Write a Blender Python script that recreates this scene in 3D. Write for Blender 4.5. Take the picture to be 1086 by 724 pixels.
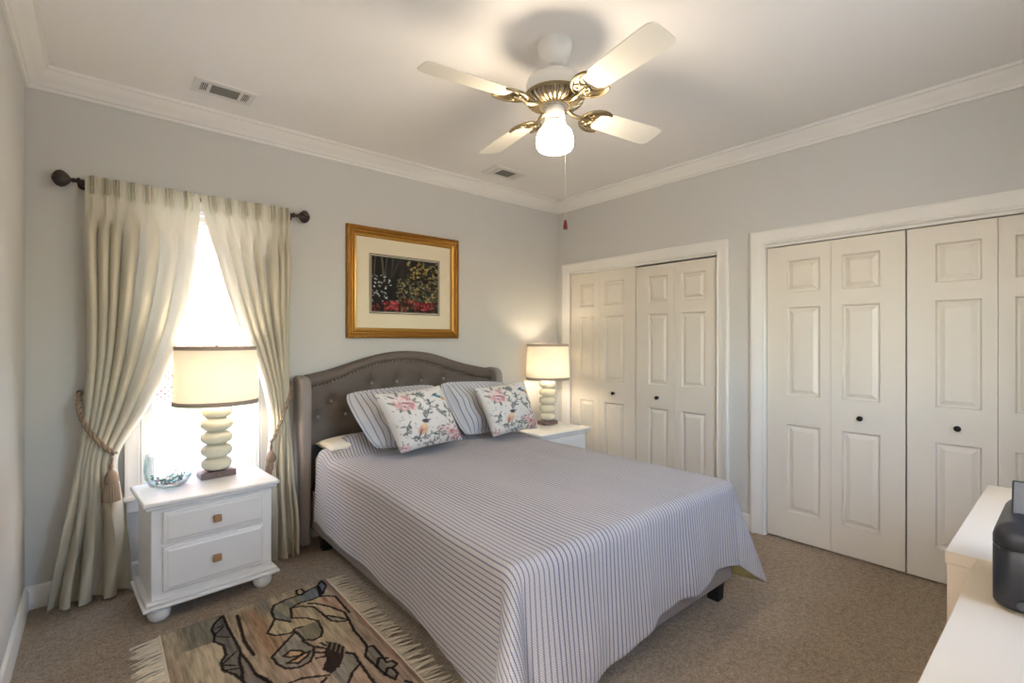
import bpy, math, random
import numpy as np
from mathutils import Vector

for o in list(bpy.data.objects):
    bpy.data.objects.remove(o)
S = bpy.context.scene
COL = S.collection
R = math.radians
PI = math.pi

# ------------------------------------------------------------------ camera
YAW = 0.7058
cam = bpy.data.cameras.new('camera')
cam.sensor_width = 36.0
cam.lens = 515.28 / 1086 * 36
cam.shift_y = -1.283 / 1086
cam.clip_start = 0.02
co = bpy.data.objects.new('camera', cam)
COL.objects.link(co)
co.location = (0, 0, 1.3603)
co.rotation_euler = (PI / 2, 0, -YAW)
S.camera = co

# ------------------------------------------------------------------ exposure, sky, sun
S.view_settings.view_transform = 'Standard'
S.view_settings.look = 'None'
S.view_settings.gamma = 1.0
S.view_settings.exposure = 1.46
S.view_settings.use_curve_mapping = False
GLOBE_E, BULB_E, SKY_E, SUN_E = 27.0, 56.0, 1.6, 8.0
HALL_FILL_W = 78.0
WARM = (1.0, 0.86, 0.66)

w = bpy.data.worlds.new('sky')
S.world = w
w.use_nodes = True
nt = w.node_tree
bg = nt.nodes['Background']
sky = nt.nodes.new('ShaderNodeTexSky')
sky.sky_type = 'NISHITA'
sky.sun_disc = False
sky.sun_elevation = R(52)
sky.sun_rotation = R(255)
nt.links.new(sky.outputs[0], bg.inputs[0])
bg.inputs[1].default_value = SKY_E
sl = bpy.data.lights.new('sun', 'SUN')
sl.energy = SUN_E
sl.color = (1, 0.96, 0.9)
sl.angle = R(0.6)
so = bpy.data.objects.new('sun', sl)
COL.objects.link(so)
so.rotation_euler = Vector((math.cos(R(15)) * math.cos(R(52)), math.sin(R(15)) * math.cos(R(52)), -math.sin(R(52)))).to_track_quat('-Z', 'Y').to_euler()
for ploc, prx, psx, psz in (((0.49, 3.62, 1.31), -90, 0.60, 1.66), ((1.675, -0.59, 1.59), 90, 0.93, 0.96)):  # the second portal belongs to the added fill window
    pl = bpy.data.lights.new('window_portal', 'AREA')
    pl.shape = 'RECTANGLE'
    pl.size, pl.size_y = psx, psz
    pl.cycles.is_portal = True
    po = bpy.data.objects.new('window_portal', pl)
    COL.objects.link(po)
    po.location = ploc
    po.rotation_euler = (R(prx), 0, 0)

# ------------------------------------------------------------------ helpers
def lin(c):
    out = []
    for x in c[:3]:
        x = x / 255.0
        out.append(x / 12.92 if x <= 0.04045 else ((x + 0.055) / 1.055) ** 2.4)
    return tuple(out)


class NT:
    """small wrapper that makes node wiring short"""
    def __init__(self, name):
        self.m = bpy.data.materials.new(name)
        self.m.use_nodes = True
        self.t = self.m.node_tree
        self.b = self.t.nodes['Principled BSDF']
        self.out = self.t.nodes['Material Output']

    def n(self, kind, **kw):
        nd = self.t.nodes.new('ShaderNode' + kind)
        for k, v in kw.items():
            setattr(nd, k, v)
        return nd

    def l(self, a, b):
        self.t.links.new(a, b)

    def val(self, sock, v):
        if hasattr(v, 'is_output'):
            self.l(v, sock)
        else:
            sock.default_value = v

    def math(self, op, a, b=0.0, clamp=False):
        nd = self.n('Math', operation=op, use_clamp=clamp)
        self.val(nd.inputs[0], a)
        self.val(nd.inputs[1], b)
        return nd.outputs[0]

    def mix(self, f, a, b):
        nd = self.n('Mix', data_type='RGBA')
        self.val(nd.inputs[0], f)
        self.val(nd.inputs[6], a if hasattr(a, 'is_output') else (*a, 1))
        self.val(nd.inputs[7], b if hasattr(b, 'is_output') else (*b, 1))
        return nd.outputs[2]

    def coord(self, which='Object'):
        return self.n('TexCoord').outputs[which]

    def noise(self, scale, vec=None, detail=3.0, rough=0.6):
        nd = self.n('TexNoise')
        nd.inputs['Scale'].default_value = scale
        nd.inputs['Detail'].default_value = detail
        nd.inputs['Roughness'].default_value = rough
        self.l(vec if vec is not None else self.coord(), nd.inputs['Vector'])
        return nd.outputs['Fac']

    def mapping(self, vec, scale=(1, 1, 1), rot=(0, 0, 0)):
        nd = self.n('Mapping')
        self.l(vec, nd.inputs['Vector'])
        nd.inputs['Scale'].default_value = scale
        nd.inputs['Rotation'].default_value = rot
        return nd.outputs[0]

    def bump(self, h, strength=0.3, dist=0.01):
        nd = self.n('Bump')
        nd.inputs['Strength'].default_value = strength
        nd.inputs['Distance'].default_value = dist
        self.l(h, nd.inputs['Height'])
        self.l(nd.outputs[0], self.b.inputs['Normal'])
        return nd.outputs[0]


def mat(name, rgb, rough=0.5, metal=0.0, vary=0.04, vscale=6.0, bump=None, spec=0.5, coat=0.0):
    k = NT(name)
    c = lin(rgb)
    if vary:
        f = k.noise(vscale)
        k.l(k.mix(f, tuple(x * (1 - vary) for x in c), tuple(min(1, x * (1 + vary)) for x in c)), k.b.inputs['Base Color'])
    else:
        k.b.inputs['Base Color'].default_value = (*c, 1)
    k.b.inputs['Roughness'].default_value = rough
    k.b.inputs['Metallic'].default_value = metal
    k.b.inputs['Specular IOR Level'].default_value = spec
    k.b.inputs['Coat Weight'].default_value = coat
    if bump:
        k.bump(k.noise(bump[0]), bump[1], bump[2] if len(bump) > 2 else 0.002)
    return k.m


class M:
    """collects vertices and faces for ONE mesh object"""
    def __init__(self):
        self.v, self.f, self.mi = [], [], []

    def add(self, vs, fs, mi=0):
        b = len(self.v)
        self.v += [tuple(float(q) for q in p) for p in vs]
        self.f += [tuple(i + b for i in q) for q in fs]
        self.mi += [mi] * len(fs)
        return self

    def box(self, x0, x1, y0, y1, z0, z1, mi=0):
        vs = [(x0, y0, z0), (x1, y0, z0), (x1, y1, z0), (x0, y1, z0), (x0, y0, z1), (x1, y0, z1), (x1, y1, z1), (x0, y1, z1)]
        return self.add(vs, [(3, 2, 1, 0), (4, 5, 6, 7), (0, 1, 5, 4), (1, 2, 6, 5), (2, 3, 7, 6), (3, 0, 4, 7)], mi)

    def lathe(self, prof, c=(0, 0, 0), n=32, axis='z', mi=0, ribs=0, ramp=0.0, closed=False):
        vs, fs = [], []
        m = len(prof)
        for i in range(n):
            a = 2 * PI * i / n
            k = 1 + (ramp * math.cos(ribs * a) if ribs else 0)
            for r, z in prof:
                p = (r * k * math.cos(a), r * k * math.sin(a), z)
                if axis == 'x':
                    p = (p[2], p[0], p[1])
                elif axis == 'y':
                    p = (p[1], p[2], p[0])
                vs.append((p[0] + c[0], p[1] + c[1], p[2] + c[2]))
        for i in range(n):
            j = (i + 1) % n
            for q in range(m - 1 + (1 if closed else 0)):
                q2 = (q + 1) % m
                fs.append((i * m + q, j * m + q, j * m + q2, i * m + q2))
        if not closed:
            if prof[0][0] > 1e-4:
                fs.append(tuple(i * m for i in reversed(range(n))))
            if prof[-1][0] > 1e-4:
                fs.append(tuple(i * m + m - 1 for i in range(n)))
        return self.add(vs, fs, mi)

    def tube(self, pts, r, n=8, closed=False, mi=0):
        pts = [Vector(p) for p in pts]
        L = len(pts)
        rs = r if hasattr(r, '__len__') else [r] * L
        vs, fs = [], []
        up = None
        for i, p in enumerate(pts):
            a = pts[(i - 1) % L] if (closed or i > 0) else p
            b = pts[(i + 1) % L] if (closed or i < L - 1) else p
            t = (b - a)
            if t.length < 1e-9:
                t = Vector((0, 0, 1))
            t.normalize()
            if up is None:
                up = Vector((0, 0, 1)) if abs(t.z) < 0.9 else Vector((1, 0, 0))
            s = t.cross(up)
            if s.length < 1e-5:
                s = t.cross(Vector((0.3, 1, 0.2)))
            s.normalize()
            up = s.cross(t).normalized()
            for k in range(n):
                q = 2 * PI * k / n
                vs.append(p + s * (rs[i] * math.cos(q)) + up * (rs[i] * math.sin(q)))
        for i in range(L if closed else L - 1):
            j = (i + 1) % L
            for k in range(n):
                k2 = (k + 1) % n
                fs.append((i * n + k, i * n + k2, j * n + k2, j * n + k))
        if not closed:
            fs.append(tuple(reversed(range(n))))
            fs.append(tuple((L - 1) * n + k for k in range(n)))
        return self.add(vs, fs, mi)

    def prism(self, poly, z0, z1, fn=lambda p, q, z: (p, q, z), mi=0):
        n = len(poly)
        vs = [fn(p, q, z0) for p, q in poly] + [fn(p, q, z1) for p, q in poly]
        fs = [tuple(reversed(range(n))), tuple(range(n, 2 * n))]
        fs += [(i, (i + 1) % n, n + (i + 1) % n, n + i) for i in range(n)]
        return self.add(vs, fs, mi)

    def grid(self, P, closed_u=False, mi=0):
        P = np.asarray(P)
        nu, nv = P.shape[:2]
        fs = []
        for i in range(nu if closed_u else nu - 1):
            i2 = (i + 1) % nu
            for j in range(nv - 1):
                fs.append((i * nv + j, i2 * nv + j, i2 * nv + j + 1, i * nv + j + 1))
        return self.add(P.reshape(-1, 3), fs, mi)

    def sweep(self, path, prof, fn, closed=False, mi=0):
        """profile (a inward-left offset, b out of plane) swept along a 2D path with mitred corners"""
        n = len(path)
        rows = []
        for i in range(n):
            p = Vector(path[i])
            d0 = (p - Vector(path[i - 1])) if (closed or i > 0) else None
            d1 = (Vector(path[(i + 1) % n]) - p) if (closed or i < n - 1) else None
            n0 = Vector((-d0.y, d0.x)).normalized() if d0 is not None else None
            n1 = Vector((-d1.y, d1.x)).normalized() if d1 is not None else None
            if n0 is None:
                m = n1
            elif n1 is None:
                m = n0
            else:
                m = (n0 + n1) / (1 + n0.dot(n1))
            rows.append([fn(p.x + m.x * a, p.y + m.y * a, b) for a, b in prof])
        k = len(prof)
        vs = [q for r_ in rows for q in r_]
        fs = []
        for i in range(n if closed else n - 1):
            j = (i + 1) % n
            for q in range(k):
                q2 = (q + 1) % k
                fs.append((i * k + q, j * k + q, j * k + q2, i * k + q2))
        if not closed:
            fs.append(tuple(reversed(range(k))))
            fs.append(tuple((n - 1) * k + q for q in range(k)))
        return self.add(vs, fs, mi)

    def build(self, name, m, parent=None, bevel=0, seg=2, smooth=True, angle=42, fix=True, uv=None, colors=None, solid=0):
        me = bpy.data.meshes.new(name)
        me.from_pydata(self.v, [], self.f)
        for q in (m if isinstance(m, (list, tuple)) else [m]):
            me.materials.append(q)
        me.polygons.foreach_set('material_index', self.mi)
        if fix:
            import bmesh
            bm = bmesh.new()
            bm.from_mesh(me)
            bmesh.ops.recalc_face_normals(bm, faces=bm.faces)
            bm.to_mesh(me)
            bm.free()
        if uv is not None:
            ul = me.uv_layers.new(name='UVMap')
            idx = np.empty(len(me.loops), dtype=np.int32)
            me.loops.foreach_get('vertex_index', idx)
            ul.data.foreach_set('uv', np.asarray(uv, dtype=np.float32)[idx].ravel())
        if colors is not None:
            ca = me.color_attributes.new('dye', 'FLOAT_COLOR', 'POINT')
            c4 = np.ones((len(me.vertices), 4), dtype=np.float32)
            c4[:, :3] = colors
            ca.data.foreach_set('color', c4.ravel())
        if smooth:
            me.polygons.foreach_set('use_smooth', [True] * len(me.polygons))
            me.set_sharp_from_angle(angle=R(angle))
        me.update()
        o = bpy.data.objects.new(name, me)
        COL.objects.link(o)
        if parent is not None:
            o.parent = parent
        if bevel:
            b = o.modifiers.new('bevel', 'BEVEL')
            b.width = bevel
            b.segments = seg
            b.limit_method = 'ANGLE'
            b.angle_limit = R(35)
            b.harden_normals = False
        if solid:
            s_ = o.modifiers.new('thickness', 'SOLIDIFY')
            s_.thickness = solid
            s_.offset = -1
        return o


def tag(o, label=None, cat=None, group=None, kind=None):
    for k, v in (('label', label), ('category', cat), ('group', group), ('kind', kind)):
        if v:
            o[k] = v
    return o


def thing(name, loc, label, cat, group=None, rz=0.0):
    o = bpy.data.objects.new(name, None)
    o.empty_display_size = 0.1
    COL.objects.link(o)
    o.location = loc
    o.rotation_euler = (0, 0, rz)
    return tag(o, label, cat, group)


def copy_tree(o, parent=None):
    c = o.copy()
    COL.objects.link(c)
    if parent is not None:
        c.parent = parent
    for ch in list(o.children):
        copy_tree(ch, c)
    return c


def structure(o):
    o['kind'] = 'structure'
    return o


def smooth_curve(pts, n):
    """Catmull-Rom through pts"""
    P = [np.array(p, float) for p in pts]
    P = [2 * P[0] - P[1]] + P + [2 * P[-1] - P[-2]]
    segs = len(P) - 3
    out = []
    for i in range(n):
        t = i / (n - 1) * segs
        k = min(int(t), segs - 1)
        u = t - k
        a, b, c, d = P[k:k + 4]
        out.append(0.5 * ((2 * b) + (c - a) * u + (2 * a - 5 * b + 4 * c - d) * u * u + (3 * b - a - 3 * c + d) * u ** 3))
    return np.array(out)


def sstep(x):
    x = np.clip(x, 0, 1)
    return x * x * (3 - 2 * x)


def vnoise(x, y, seed=0):
    """smooth value noise, vectorised"""
    x = np.asarray(x, float)
    y = np.asarray(y, float)
    xi, yi = np.floor(x).astype(np.int64), np.floor(y).astype(np.int64)
    xf, yf = sstep(x - xi), sstep(y - yi)

    def h(a, b):
        n_ = (a * 374761393 + b * 668265263 + seed * 974711) & 0x7fffffff
        n_ = ((n_ ^ (n_ >> 13)) * 1274126177) & 0x7fffffff
        return ((n_ ^ (n_ >> 16)) & 0xffff) / 65535.0
    return (h(xi, yi) * (1 - xf) + h(xi + 1, yi) * xf) * (1 - yf) + (h(xi, yi + 1) * (1 - xf) + h(xi + 1, yi + 1) * xf) * yf


# ------------------------------------------------------------------ materials
WALL = mat('wall_paint', (206, 203, 197), 0.75, vary=0.015, bump=(180, 0.05))
CEIL = mat('ceiling_paint', (238, 234, 230), 0.85, vary=0.01, bump=(120, 0.06))
TRIM = mat('trim_white', (232, 228, 221), 0.4, vary=0.01)
DOOR = mat('door_white', (223, 215, 202), 0.42, vary=0.015, bump=(60, 0.04))
DARK = mat('closet_dark', (60, 55, 50), 0.9)
WHITE = mat('white_lacquer', (238, 236, 233), 0.32, vary=0.015)
DESK = mat('white_laminate', (222, 206, 184), 0.5, vary=0.01)
BLACKK = mat('black_knob', (22, 20, 20), 0.35, metal=0.4)
BRONZE = mat('dark_bronze', (74, 66, 62), 0.38, metal=0.85, vary=0.15, vscale=40)
BRASS = mat('antique_brass', (150, 134, 104), 0.30, metal=0.95, vary=0.2, vscale=60)
FANWHITE = mat('fan_enamel', (232, 230, 224), 0.3, vary=0.01)
BLADE = mat('fan_blade_white', (236, 230, 216), 0.4, vary=0.02)
CERAMIC = mat('cream_ceramic', (226, 221, 196), 0.16, vary=0.02, coat=0.4)
WOODKNOB = mat('maple_knob', (176, 134, 92), 0.45, vary=0.15, vscale=40)
LAMPBASE = mat('walnut_plinth', (124, 104, 98), 0.4, vary=0.15, vscale=30)
BAND = mat('taupe_ribbon', (176, 158, 144), 0.8, vary=0.05)
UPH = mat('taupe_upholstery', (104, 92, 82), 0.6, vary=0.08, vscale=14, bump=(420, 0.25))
UPHW = mat('taupe_upholstery_lit', (148, 138, 132), 0.72, vary=0.06, vscale=14, bump=(420, 0.25))  # paler copy of UPH, daylight on the wing put into the colour
UPHD = mat('charcoal_lining', (72, 72, 78), 0.85, vary=0.1)
RAILF = mat('rail_fabric', (140, 130, 124), 0.75, vary=0.06, vscale=20, bump=(420, 0.25))
LEGB = mat('black_leg', (20, 19, 20), 0.45)
NAIL = mat('nail_bronze', (150, 136, 122), 0.3, metal=0.9)
SHEET = mat('cream_sheet', (224, 214, 198), 0.85, vary=0.03, bump=(90, 0.15))
GOLD = mat('gilt_frame', (158, 110, 46), 0.34, metal=0.75, vary=0.25, vscale=55, bump=(160, 0.5, 0.004))
GOLDI = mat('gilt_lip', (186, 140, 66), 0.3, metal=0.75, vary=0.1, vscale=50)
MATB = mat('cream_mat', (226, 214, 186), 0.85, vary=0.01)
MATL = mat('mat_dark_line', (60, 56, 52), 0.8)
VENTW = mat('vent_enamel', (226, 222, 216), 0.4)
VENTD = mat('vent_dark', (54, 50, 46), 0.8)
PRBLACK = mat('printer_black', (34, 35, 40), 0.38, vary=0.05)
PRGREY = mat('printer_grey', (54, 60, 66), 0.3, vary=0.05)
ROPE = mat('taupe_rope', (146, 124, 104), 0.75, vary=0.25, vscale=120, bump=(300, 0.5))
FRINGE = mat('rug_fringe', (226, 210, 186), 0.9, vary=0.15, vscale=60)
CHAINW = mat('pull_chain', (226, 220, 208), 0.4, metal=0.3)
REDWOOD = mat('red_wood', (112, 36, 22), 0.35, vary=0.2, vscale=80)


def carpet_mat():
    k = NT('carpet')
    v = k.coord()
    n1 = k.noise(120, v, 3, 0.8)
    n2 = k.noise(38, v, 4, 0.8)
    n3 = k.noise(3.4, v, 4, 0.6)
    f = k.math('ADD', k.math('MULTIPLY', n1, 0.55), k.math('MULTIPLY', n2, 0.45))
    f = k.math('MULTIPLY', k.math('SUBTRACT', f, 0.33), 2.9, True)
    c = k.mix(f, lin((92, 74, 58)), lin((252, 234, 210)))
    f3 = k.math('MULTIPLY', k.math('SUBTRACT', n3, 0.35), 1.6, True)
    c2 = k.mix(f3, lin((168, 144, 118)), lin((216, 194, 168)))
    mx = k.mix(0.36, c, c2)
    k.l(mx, k.b.inputs['Base Color'])
    k.b.inputs['Roughness'].default_value = 1.0
    k.b.inputs['Specular IOR Level'].default_value = 0.1
    k.bump(f, 0.9, 0.012)
    return k.m


def fabric_translucent(name, rgb, trans=0.45, bumpsc=500, vary=0.05):
    k = NT(name)
    c = lin(rgb)
    v = k.coord()
    f = k.noise(9, k.mapping(v, (4, 4, 0.4)))
    col = k.mix(f, tuple(x * (1 - vary) for x in c), tuple(min(1, x * (1 + vary)) for x in c))
    k.l(col, k.b.inputs['Base Color'])
    k.b.inputs['Roughness'].default_value = 0.62
    k.b.inputs['Sheen Weight'].default_value = 0.25
    nb = k.bump(k.noise(bumpsc, v), 0.15, 0.001)
    tr = k.n('BsdfTranslucent')
    k.l(col, tr.inputs['Color'])
    ms = k.n('MixShader')
    ms.inputs[0].default_value = trans
    k.l(k.b.outputs[0], ms.inputs[1])
    k.l(tr.outputs[0], ms.inputs[2])
    k.l(ms.outputs[0], k.out.inputs[0])
    return k.m


def glass_mat(name, tint=(1, 1, 1), gl=0.9, edge=None):
    k = NT(name)
    t = k.n('BsdfTransparent')
    t.inputs[0].default_value = (*tint, 1)
    g = k.n('BsdfGlossy')
    g.inputs['Roughness'].default_value = 0.02
    fr = k.n('LayerWeight')
    fr.inputs[0].default_value = 0.5
    if edge:
        k.l(k.mix(k.math('POWER', fr.outputs['Facing'], 2.5), tint, edge), t.inputs[0])
    ms = k.n('MixShader')
    k.l(k.math('ADD', k.math('MULTIPLY', k.math('POWER', fr.outputs['Facing'], 4.0), 0.7 * gl), 0.04), ms.inputs[0])
    k.l(t.outputs[0], ms.inputs[1])
    k.l(g.outputs[0], ms.inputs[2])
    k.l(ms.outputs[0], k.out.inputs[0])
    return k.m


def emit_mat(name, col, e):
    k = NT(name)
    k.b.inputs['Base Color'].default_value = (*col, 1)
    k.b.inputs['Emission Color'].default_value = (*col, 1)
    k.b.inputs['Emission Strength'].default_value = e
    return k.m


def dyed(name, rough=0.85, bump=(500, 0.2), spec=0.3, weave=None):
    k = NT(name)
    a = k.n('VertexColor')
    a.layer_name = 'dye'
    k.l(a.outputs['Color'], k.b.inputs['Base Color'])
    k.b.inputs['Roughness'].default_value = rough
    k.b.inputs['Specular IOR Level'].default_value = spec
    if bump:
        k.bump(k.noise(bump[0]), bump[1], bump[2] if len(bump) > 2 else 0.002)
    return k.m


def stripe_mat(name, period, base, heather, stripe, duty, quilt=True, wob=0.0):
    """woven cotton: stripes run along V, U is measured in metres across"""
    k = NT(name)
    uv = k.coord('UV')
    sep = k.n('SeparateXYZ')
    k.l(uv, sep.inputs[0])
    u, v = sep.outputs[0], sep.outputs[1]
    nz = k.noise(14, uv, 2)
    u2 = k.math('ADD', u, k.math('MULTIPLY', k.math('SUBTRACT', nz, 0.5), wob))
    ph = k.math('FRACT', k.math('DIVIDE', u2, period))
    d = k.math('ABSOLUTE', k.math('SUBTRACT', ph, 0.5))
    edge = k.math('MULTIPLY', k.math('SUBTRACT', duty / 2, d), 14.0, True)          # 1 inside the stripe
    # stripes differ in weight: every few stripes weaker
    g = k.noise(9.0, k.mapping(uv, (1, 0.02, 1)), 2)
    edge = k.math('MULTIPLY', edge, k.math('ADD', 0.45, k.math('MULTIPLY', g, 0.9), True))
    # stitches: small dashes across
    st = k.math('SINE', k.math('MULTIPLY', v, 2 * PI / 0.011))
    st2 = k.math('SINE', k.math('ADD', k.math('MULTIPLY', u, 2 * PI / (period / 2)), k.math('MULTIPLY', v, 190)))
    dash = k.math('MULTIPLY', k.math('ADD', k.math('MULTIPLY', st, st2), 1.0), 0.5)
    fine = k.math('ADD', k.math('MULTIPLY', k.noise(210, uv, 3, 0.8), 0.6), k.math('MULTIPLY', k.noise(75, uv, 3, 0.8), 0.45))
    body = k.mix(k.math('MULTIPLY', k.math('ADD', k.math('MULTIPLY', dash, 0.6), k.math('MULTIPLY', fine, 0.5)), 0.9, True), lin(base), lin(heather))
    fs = k.math('MULTIPLY', edge, k.math('ADD', 0.55, k.math('MULTIPLY', fine, 0.6), True))
    col = k.mix(fs, body, lin(stripe))
    k.l(col, k.b.inputs['Base Color'])
    k.b.inputs['Roughness'].default_value = 0.9
    k.b.inputs['Specular IOR Level'].default_value = 0.2
    k.b.inputs['Sheen Weight'].default_value = 0.2
    if quilt:
        h = k.math('ADD', k.math('MULTIPLY', edge, -0.7), k.math('MULTIPLY', dash, 0.5))
        k.bump(h, 0.55, 0.004)
    else:
        k.bump(fine, 0.2, 0.002)
    return k.m


CARPET = carpet_mat()
CURT = fabric_translucent('cream_curtain', (214, 205, 184), 0.22)
SHADE = fabric_translucent('linen_shade', (240, 234, 222), 0.36, vary=0.02)
PANE = glass_mat('window_pane', (0.97, 0.99, 0.98))
BOWLG = glass_mat('bowl_glass', (0.97, 0.985, 0.99), 1.0, (0.30, 0.44, 0.42))
COVER = stripe_mat('coverlet_weave', 0.0205, (214, 207, 200), (158, 151, 150), (94, 95, 124), 0.36, True, 0.0012)
LINING = mat('coverlet_lining', (176, 170, 120), 0.9, vary=0.2, vscale=30)
SHAMM = stripe_mat('sham_weave', 0.034, (214, 212, 212), (186, 184, 188), (84, 88, 112), 0.26, False)
FLORAL = dyed('floral_print', 0.85)
RUGM = dyed('rug_pile', 0.98, (300, 0.7, 0.006), 0.1)
ARTM = dyed('art_print', 0.25, None, 0.5)
BULBM = emit_mat('lamp_bulb', WARM, BULB_E)
GLOBEM = emit_mat('fan_globe', (1.0, 0.84, 0.62), GLOBE_E)

# ------------------------------------------------------------------ room shell
DY, RX, LX, FY, CZ = 3.4575, 3.5526, -0.2812, -0.45, 2.74
structure(M().box(-1.7, 4.4, -1.0, 3.60, -0.15, 0).build('floor', CARPET, smooth=False))
structure(M().box(-1.7, 4.5, -1.0, 3.70, CZ, CZ + 0.12).build('ceiling', CEIL, smooth=False))

WX0, WX1, WZ0, WZ1 = 0.195, 0.785, 0.487, 2.13
wb = M()
wb.box(-1.7, WX0, DY, DY + 0.15, 0, CZ).box(WX1, 4.4, DY, DY + 0.15, 0, CZ)
wb.box(WX0, WX1, DY, DY + 0.15, 0, WZ0).box(WX0, WX1, DY, DY + 0.15, WZ1, CZ)
structure(wb.build('wall_back', WALL, smooth=False))
wl = M()
wl.box(LX - 0.12, LX, 0.48, DY, 0, CZ).box(LX - 0.12, LX, FY, -0.38, 0, CZ).box(LX - 0.12, LX, -0.38, 0.48, 2.05, CZ)
structure(wl.build('wall_left', WALL, smooth=False))
VX0, VX1, VZ0, VZ1 = 1.20, 2.15, 1.10, 2.08  # opening for the added fill window
wf = M()
wf.box(-1.7, VX0, FY - 0.12, FY, 0, CZ).box(VX1, 4.4, FY - 0.12, FY, 0, CZ).box(VX0, VX1, FY - 0.12, FY, 0, VZ0).box(VX0, VX1, FY - 0.12, FY, VZ1, CZ)
structure(wf.build('wall_front', WALL, smooth=False))
O1, O2 = (1.757, 3.300), (-0.105, 1.438)          # closet openings along y
OZ = 2.022
wr = M()
wr.box(RX, RX + 0.12, FY, O2[0], 0, CZ).box(RX, RX + 0.12, O2[1], O1[0], 0, CZ).box(RX, RX + 0.12, O1[1], DY, 0, CZ)
wr.box(RX, RX + 0.12, O2[0], O2[1], OZ, CZ).box(RX, RX + 0.12, O1[0], O1[1], OZ, CZ)
structure(wr.build('wall_right', WALL, smooth=False))
structure(M().box(4.25, 4.35, FY, DY, 0, CZ).build('wall_closet', DARK, smooth=False))
hw = M()
hw.box(-1.7, -1.58, FY, DY, 0, CZ).box(-1.58, LX - 0.12, 1.35, 1.45, 0, CZ)
structure(hw.build('wall_hall', WALL, smooth=False))
hl = bpy.data.lights.new('hall_fill_light', 'AREA')  # unseen fill light, added in the hall to even out the room
hl.shape = 'DISK'
hl.size = 0.4
hl.energy = HALL_FILL_W
hl.color = (0.94, 0.95, 1.0)
ho = bpy.data.objects.new('hall_fill_light', hl)
COL.objects.link(ho)
ho.location = (-0.95, 0.1, 2.70)

# crown moulding (profile: inward a, height z)
crown = [(0, 2.638), (0.012, 2.638), (0.016, 2.652), (0.026, 2.656), (0.030, 2.664), (0.050, 2.680), (0.072, 2.706), (0.082, 2.722), (0.094, 2.725), (0.096, 2.74), (0, 2.74)]
structure(M().sweep([(LX, FY), (RX, FY), (RX, DY), (LX, DY)], crown, lambda x, y, b: (x, y, b), closed=True).build('trim_1', TRIM, angle=25))
basep = [(0, 0), (0.016, 0), (0.016, 0.085), (0.012, 0.095), (0.012, 0.104), (0.004, 0.116), (0, 0.116)]


def baseboard(name, path):
    structure(M().sweep(path, basep, lambda x, y, b: (x, y, b)).build(name, TRIM, angle=25))


baseboard('baseboard_back', [(RX, DY), (LX, DY)])
baseboard('baseboard_left', [(LX, DY), (LX, 0.56)])
baseboard('baseboard_right', [(RX, 1.53), (RX, 1.69)])
baseboard('baseboard_front', [(LX, FY), (RX, FY)])

# door casings: closet openings and the entry behind the camera
casep = [(0, 0), (0, 0.012), (0.006, 0.016), (0.016, 0.012), (0.020, 0.015), (0.055, 0.018), (0.062, 0.022), (0.082, 0.026), (0.094, 0.022), (0.094, 0)]


def casing(name, y0, y1, z1, fn):
    structure(M().sweep([(y0, 0), (y0, z1), (y1, z1), (y1, 0)], casep, fn).build(name, TRIM, angle=25))


casing('trim_2', O1[0] - 0.004 + 0.03, O1[1] - 0.02, OZ - 0.004, lambda y, z, b: (RX - b, y, z))
casing('trim_3', O2[0], O2[1], OZ + 0.004, lambda y, z, b: (RX - b, y, z))
casing('trim_4', -0.38, 0.48, 2.05, lambda y, z, b: (LX + b, y, z))
# door tracks at the head of each opening
for i, (a, b) in enumerate((O1, O2)):
    structure(M().box(RX + 0.004, RX + 0.07, a, b, 2.006, OZ).build('trim_%d' % (5 + i), TRIM, smooth=False))
    jm = M().box(RX + 0.0, RX + 0.12, a, a + 0.004, 0, OZ).box(RX + 0.0, RX + 0.12, b - 0.004, b, 0, OZ)
    structure(jm.build('trim_%d' % (7 + i), TRIM, smooth=False))


# ------------------------------------------------------------------ bifold closet doors
PZ = [(0.199, 0.789), (0.986, 1.583), (1.682, 1.900)]


def leaf_mesh(wd, p0, p1, z0, z1):
    """slab with three raised panels; front faces -x; local y from 0 to wd"""
    m = M()
    ys = [0, p0, p1, wd]
    zs = [z0]
    for a, b in PZ:
        zs += [a, b]
    zs.append(z1)
    T = 0.032
    for i in range(3):
        for j in range(len(zs) - 1):
            ya, yb, za, zb = ys[i], ys[i + 1], zs[j], zs[j + 1]
            if i == 1 and j % 2 == 1:
                rings = [(0, 0), (0.003, 0.007), (0.008, 0.015), (0.016, 0.015), (0.040, 0.003), (0.044, 0.003)]
                vs = []
                for ins, dp in rings:
                    vs += [(dp, ya + ins, za + ins), (dp, yb - ins, za + ins), (dp, yb - ins, zb - ins), (dp, ya + ins, zb - ins)]
                fs = []
                for r_ in range(len(rings) - 1):
                    for q in range(4):
                        q2 = (q + 1) % 4
                        fs.append((r_ * 4 + q, r_ * 4 + q2, r_ * 4 + 4 + q2, r_ * 4 + 4 + q))
                k = (len(rings) - 1) * 4
                fs.append((k, k + 1, k + 2, k + 3))
                m.add(vs, fs)
            else:
                m.add([(0, ya, za), (0, yb, za), (0, yb, zb), (0, ya, zb)], [(0, 1, 2, 3)])
    m.add([(0, 0, z0), (0, wd, z0), (0, wd, z1), (0, 0, z1), (T, 0, z0), (T, wd, z0), (T, wd, z1), (T, 0, z1)],
          [(4, 5, 6, 7), (0, 1, 5, 4), (3, 2, 6, 7), (0, 3, 7, 4), (1, 2, 6, 5)])
    import bmesh
    bm = bmesh.new()
    vv = [bm.verts.new(p) for p in m.v]
    for f in m.f:
        bm.faces.new([vv[i] for i in f])
    bmesh.ops.remove_doubles(bm, verts=bm.verts, dist=1e-5)
    bm.verts.index_update()
    out = M()
    out.add([tuple(v.co) for v in bm.verts], [tuple(v.index for v in f.verts) for f in bm.faces])
    bm.free()
    return out


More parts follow.
